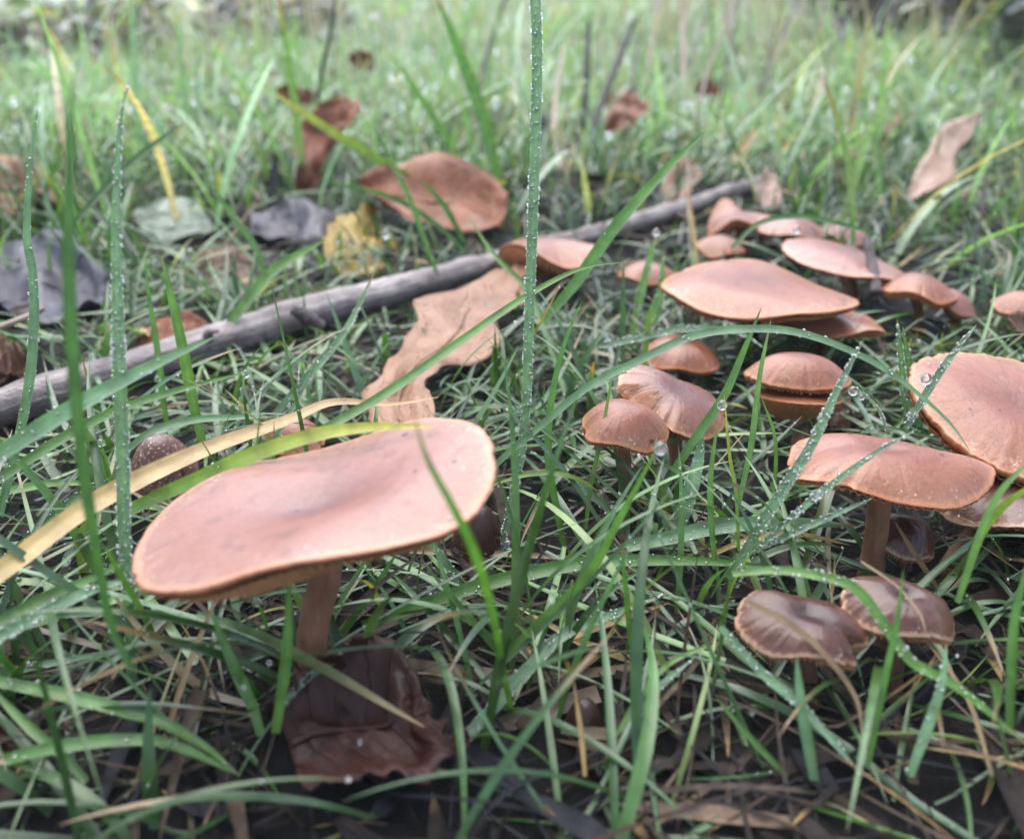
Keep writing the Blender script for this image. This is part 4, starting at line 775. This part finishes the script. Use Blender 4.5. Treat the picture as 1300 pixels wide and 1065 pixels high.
parts.append(field(0, spread(16000, 140, 520, .8), (3.0, 8), (.3, .8), (.5, .3), (.7, .4), 4, fargreen, cross=2))
parts.append(field(0, spread(380, 9, 27), (4, 8.0), (.10, .20), (1.15, .2), (.45, .3), 16, [(.10, .17, .09, .15, .24, .13, 3), (.09, .17, .05, .12, .22, .06, 3), (.12, .16, .05, .24, .24, .08, .4), (.14, .10, .06, .22, .16, .09, .5)], flat=.8, mind=12.5))
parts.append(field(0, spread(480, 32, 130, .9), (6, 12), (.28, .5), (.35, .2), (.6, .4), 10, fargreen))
parts_long = parts[-2][3]
join('grass', parts, M_grass)
parts = [field(0, spread(480, 6, 30), (1.5, 5.0), (.05, .15), (1.25, .22), (.3, .3), 9, dry, flat=.35, margin=.85),
         field(0, spread(420, 8, 45), (1.2, 3.5), (.12, .34), (1.35, .2), (.25, .25), 8, dry, flat=.25, margin=.85),
         field(0, spread(900, 30, 100), (2, 5), (.1, .25), (1.2, .3), (.3, .3), 6, dry, flat=.4)]
join('dead_grass', parts, M_litter)
lit = [(.012, .009, .008, .018, .013, .011, 4), (.03, .019, .014, .036, .023, .017, 2), (.012, .012, .014, .018, .018, .021, 3), (.08, .055, .038, .10, .07, .05, .4)]
parts = [field(0, spread(600, 6, 40), (1.0, 2.6), (.15, .5), (1.35, .2), (.25, .3), 5, lit, flat=.25, margin=.7, fold=.5),
         field(0, spread(3600, 6, 60), (1.0, 4.0), (.03, .10), (1.3, .2), (.25, .3), 7, lit, flat=.3, margin=.7),
         field(0, spread(1200, 36, 110), (1.5, 4.0), (.5, 1.6), (1.3, .25), (.25, .3), 5, lit, flat=.3, margin=.7, fold=.5)]
join('leaf_litter', parts, M_litter)
tall = [(.34, .28, .2, .42, .35, .27, 3), (.30, .26, .22, .4, .34, .30, 2), (.24, .2, .19, .33, .28, .27, 2)]
def band(n, pxr, d0, d1):
    d = rng.uniform(d0, d1, n); px = rng.uniform(*pxr, n); return (px - 650) / FPX * d, d * 1.0
parts = [field(0, band(380, (-40, 720), 90, 190), (8, 17), (.12, .28), (.2, .12), (.25, .2), 8, tall, cross=2, reject=False),
         field(0, band(340, (760, 1180), 85, 200), (8, 18), (.12, .3), (.22, .12), (.25, .2), 8, tall, cross=2, reject=False)]
join('tall_dry_grass', parts, M_grass)

# ------------------------------------------------------------------ dew
def ico():
    p = (1 + 5 ** .5) / 2
    v = np.array([(-1, p, 0), (1, p, 0), (-1, -p, 0), (1, -p, 0), (0, -1, p), (0, 1, p), (0, -1, -p), (0, 1, -p), (p, 0, -1), (p, 0, 1), (-p, 0, -1), (-p, 0, 1)]); v = v / np.linalg.norm(v[0])
    f = np.array([(0, 11, 5), (0, 5, 1), (0, 1, 7), (0, 7, 10), (0, 10, 11), (1, 5, 9), (5, 11, 4), (11, 10, 2), (10, 7, 6), (7, 1, 8), (3, 9, 4), (3, 4, 2), (3, 2, 6), (3, 6, 8), (3, 8, 9), (4, 9, 5), (2, 4, 11), (6, 2, 10), (8, 6, 7), (9, 8, 1)])
    return v, f
def subdiv(v, f):
    v = list(map(tuple, v)); idx = {}; out = []
    def mid(a, b):
        k = (min(a, b), max(a, b))
        if k not in idx:
            m = norm((np.array(v[a]) + np.array(v[b])) / 2); idx[k] = len(v); v.append(tuple(m))
        return idx[k]
    for a, b, c in f:
        x, y, z = mid(a, b), mid(b, c), mid(c, a); out += [(a, x, z), (b, y, x), (c, z, y), (x, y, z)]
    return np.array(v), np.array(out)
I0 = ico(); I1 = subdiv(*I0); I2 = subdiv(*subdiv(*I1))
def scatter(q, n, rr):
    res = []
    k = rng.integers(0, len(q), n); s = rng.integers(q.shape[1] // 3, q.shape[1], n)
    P0 = q[k, s] + np.array([0, 0, .01]); r = rng.uniform(*rr, n) * rng.choice([.6, .8, 1.0, 1.4], n)
    return list(zip(P0, r))
for qq, nn, rr in zip(near_q, (900, 400, 1500, 1500), ((.014, .03), (.012, .026), (.022, .05), (.022, .05))): DEW += scatter(qq, nn, rr)
DEW += scatter(parts_long, 900, (.012, .026))
for qq, nn, rr in zip(far_q, (2200, 2200), ((.11, .22), (.11, .22))): DEW += scatter(qq, nn, rr)
Pd = np.array([p for p, r in DEW]); Rd = np.array([r for p, r in DEW])
iv, if_ = I1
V = (Pd[:, None] + iv[None] * Rd[:, None, None] * np.array([1, 1, .9])).reshape(-1, 3)
F = (if_[None] + (np.arange(len(Pd)) * len(iv))[:, None, None]).reshape(-1, 3)
tag(mesh_obj('dew', V, F, M_water), kind='stuff')
def drop(label, px, py, r, d):
    c = P(px, py, d); v, f = I2; r = r * d / FPX
    z = v.copy(); z[:, 2] *= 1.08; z[:, :2] *= (1 - .12 * np.clip(v[:, 2:3], 0, 1))
    o = mesh_obj('water_drop', c + z * r, f, M_drop, None, c); tag(o, label, 'water drop', 'large water drops hanging on the grass')
drop('large water drop on the tip of the slanting middle blade', 838, 569, 8.5, 12.6)
drop('round drop hanging on a blade by the torn mushroom', 917, 514, 6.5, 15.8)
drop('clear drop hanging right of the cracked mushroom', 1083, 496, 6, 16.5)
drop('drop below it on the thin curved stalk right of the cracked mushroom', 1094, 504, 4, 16.6)
drop('largest bead at the left rim of the scalloped mushroom', 1176, 481, 7, 16.4)
drop('small bead on the blade just below the largest rim bead', 1155, 527, 4.5, 16.9)
drop('drop on the broad dewy blade by the wide shallow mushroom', 1041, 531, 4, 14.3)
drop('second drop lower on the broad dewy slanting blade', 1033, 548, 4, 14.4)
drop('long drop sitting where dewy blades cross below the mushroom rim', 1040, 627, 6, 13.9)
drop('drop hanging below the shoot in front of the stick', 312, 474, 5, 19.4)
drop('drop hanging low on the tall dewy middle blade', 645, 691, 6, 16.2)
drop('round drop under the large cap beside its stem', 326, 764, 5.5, 13.2)
drop('drop in front of the yellow leaf', 490, 297, 5.5, 31)
drop('bright drop on the arching blade over the rear pink mushroom', 1011, 292, 4.5, 27)
drop('bright small drop on the thin blade over the dark wet leaf', 457, 941, 4, 11.9)
drop('drop on the left vertical blades above the round button', 128, 562, 5, 17)
drop('drop hanging between the thin blades above the round button', 200, 481, 4, 20)
drop('drop topping the tallest dewy shoot', 833, 295, 5, 26)

# ------------------------------------------------------------------ low shrubs at the back
def shrub(label, base_px, d, hgt, spread_, nleaf, kind_cols, lsize, seed):
    r = np.random.default_rng(seed); bx = (base_px - 650) / FPX * d; by = d
    org = np.array([bx, by, float(terrain(bx, by))]); root = empty('low_shrub', org); tag(root, label, 'shrub', 'low shrubs at the back of the grass')
    allp = []
    for k in range(9):
        a = r.uniform(0, 6.28); tip = org + np.array([math.cos(a) * spread_ * r.uniform(.3, 1), math.sin(a) * spread_ * r.uniform(.3, 1), hgt * r.uniform(.5, 1)])
        m = (org + tip) / 2 + np.array([0, 0, hgt * .22]); pts = spline([org - np.array([0, 0, .5]), m, tip], 20)
        V, F, uv = tube([pts[0], pts[7], pts[13], pts[19]], [.45, .35, .25, .12], 7, 20, .05); mesh_obj('branch', V, F, M_twig, root, org, uv); allp.append(pts[5:])
    allp = np.vstack(allp); k = r.integers(0, len(allp), nleaf); c = allp[k] + r.normal(0, spread_ * .16, (nleaf, 3)); c[:, 2] = np.maximum(c[:, 2], org[2] + .4)
    ax1 = norm(r.normal(0, 1, (nleaf, 3)) * np.array([1, 1, .4])); up = norm(np.array([0, 0, 1.0]) + r.normal(0, .5, (nleaf, 3))); ax2 = norm(np.cross(up, ax1)); nn = np.cross(ax1, ax2)
    s = r.uniform(*lsize, nleaf)[:, None]
    sh = [(-1, 0, 0), (-.3, -.42, .08), (.35, -.36, .08), (1, 0, -.1), (.35, .36, .08), (-.3, .42, .08), (0, 0, -.05)]
    V = np.stack([c + ax1 * s * a + ax2 * s * b_ + nn * s * e_ for a, b_, e_ in sh], 1).reshape(-1, 3)
    f = np.array([(0, 1, 6, 5), (1, 2, 6, 6), (2, 3, 4, 6), (4, 5, 6, 6)]); f = np.array([(0, 1, 6), (1, 2, 6), (2, 3, 6), (3, 4, 6), (4, 5, 6), (5, 0, 6)])
    F = (f[None] + (np.arange(nleaf) * 7)[:, None, None]).reshape(-1, 3)
    kc = np.array(kind_cols); col = np.repeat(kc[r.integers(0, len(kc), nleaf)] * r.uniform(.7, 1.3, (nleaf, 1)), 7, 0)
    o = mesh_obj('foliage', V, F, M_foliage, root, org, None, col); o['kind'] = 'stuff'
purp = [(.12, .09, .11), (.17, .14, .16), (.10, .15, .07), (.22, .2, .22)]; yel = [(.10, .14, .05), (.30, .26, .06), (.14, .17, .07), (.08, .08, .09)]
shrub('greyish low shrub with pale wet leaves at the top left corner', 20, 122, 10, 14, 420, purp, (.9, 2.0), 1)
shrub('yellow-flecked low shrub at the top left', 185, 130, 10, 14, 420, yel + purp[:1], (.9, 2.0), 2)
shrub('greyish low shrub right of the yellow-flecked one', 365, 150, 11, 16, 420, purp, (.9, 2.0), 3)
shrub('dark low shrub with yellow leaves at the top right corner', 1285, 100, 13, 14, 700, [(.05, .07, .05), (.07, .08, .07), (.40, .35, .10), (.12, .15, .07), (.09, .08, .10)], (1.2, 2.4), 4)
shrub('grey-purple low shrub at the top left of the right corner', 1110, 130, 13, 18, 560, purp[:2] + [(.09, .08, .11), (.13, .1, .12)], (1.6, 3.0), 5)

# ------------------------------------------------------------------ haze volume added for the pale veil over the distance
bm_v = [(x, y, z) for x in (-1700, 1700) for y in (-300, 2900) for z in (-220, 60 if True else 0)]
bm_f = np.array([(0, 1, 3, 2), (4, 6, 7, 5), (0, 4, 5, 1), (2, 3, 7, 6), (0, 2, 6, 4), (1, 5, 7, 3)])
hz = NT('veil_haze'); pv = hz.n('VolumePrincipled'); pv.inputs['Density'].default_value = .022; pv.inputs['Color'].default_value = (.90, .95, 1, 1)
hz.l(pv.outputs[0], hz.out.inputs['Volume'])
tag(mesh_obj('haze', bm_v, bm_f, hz.m, smooth=False), kind='stuff')
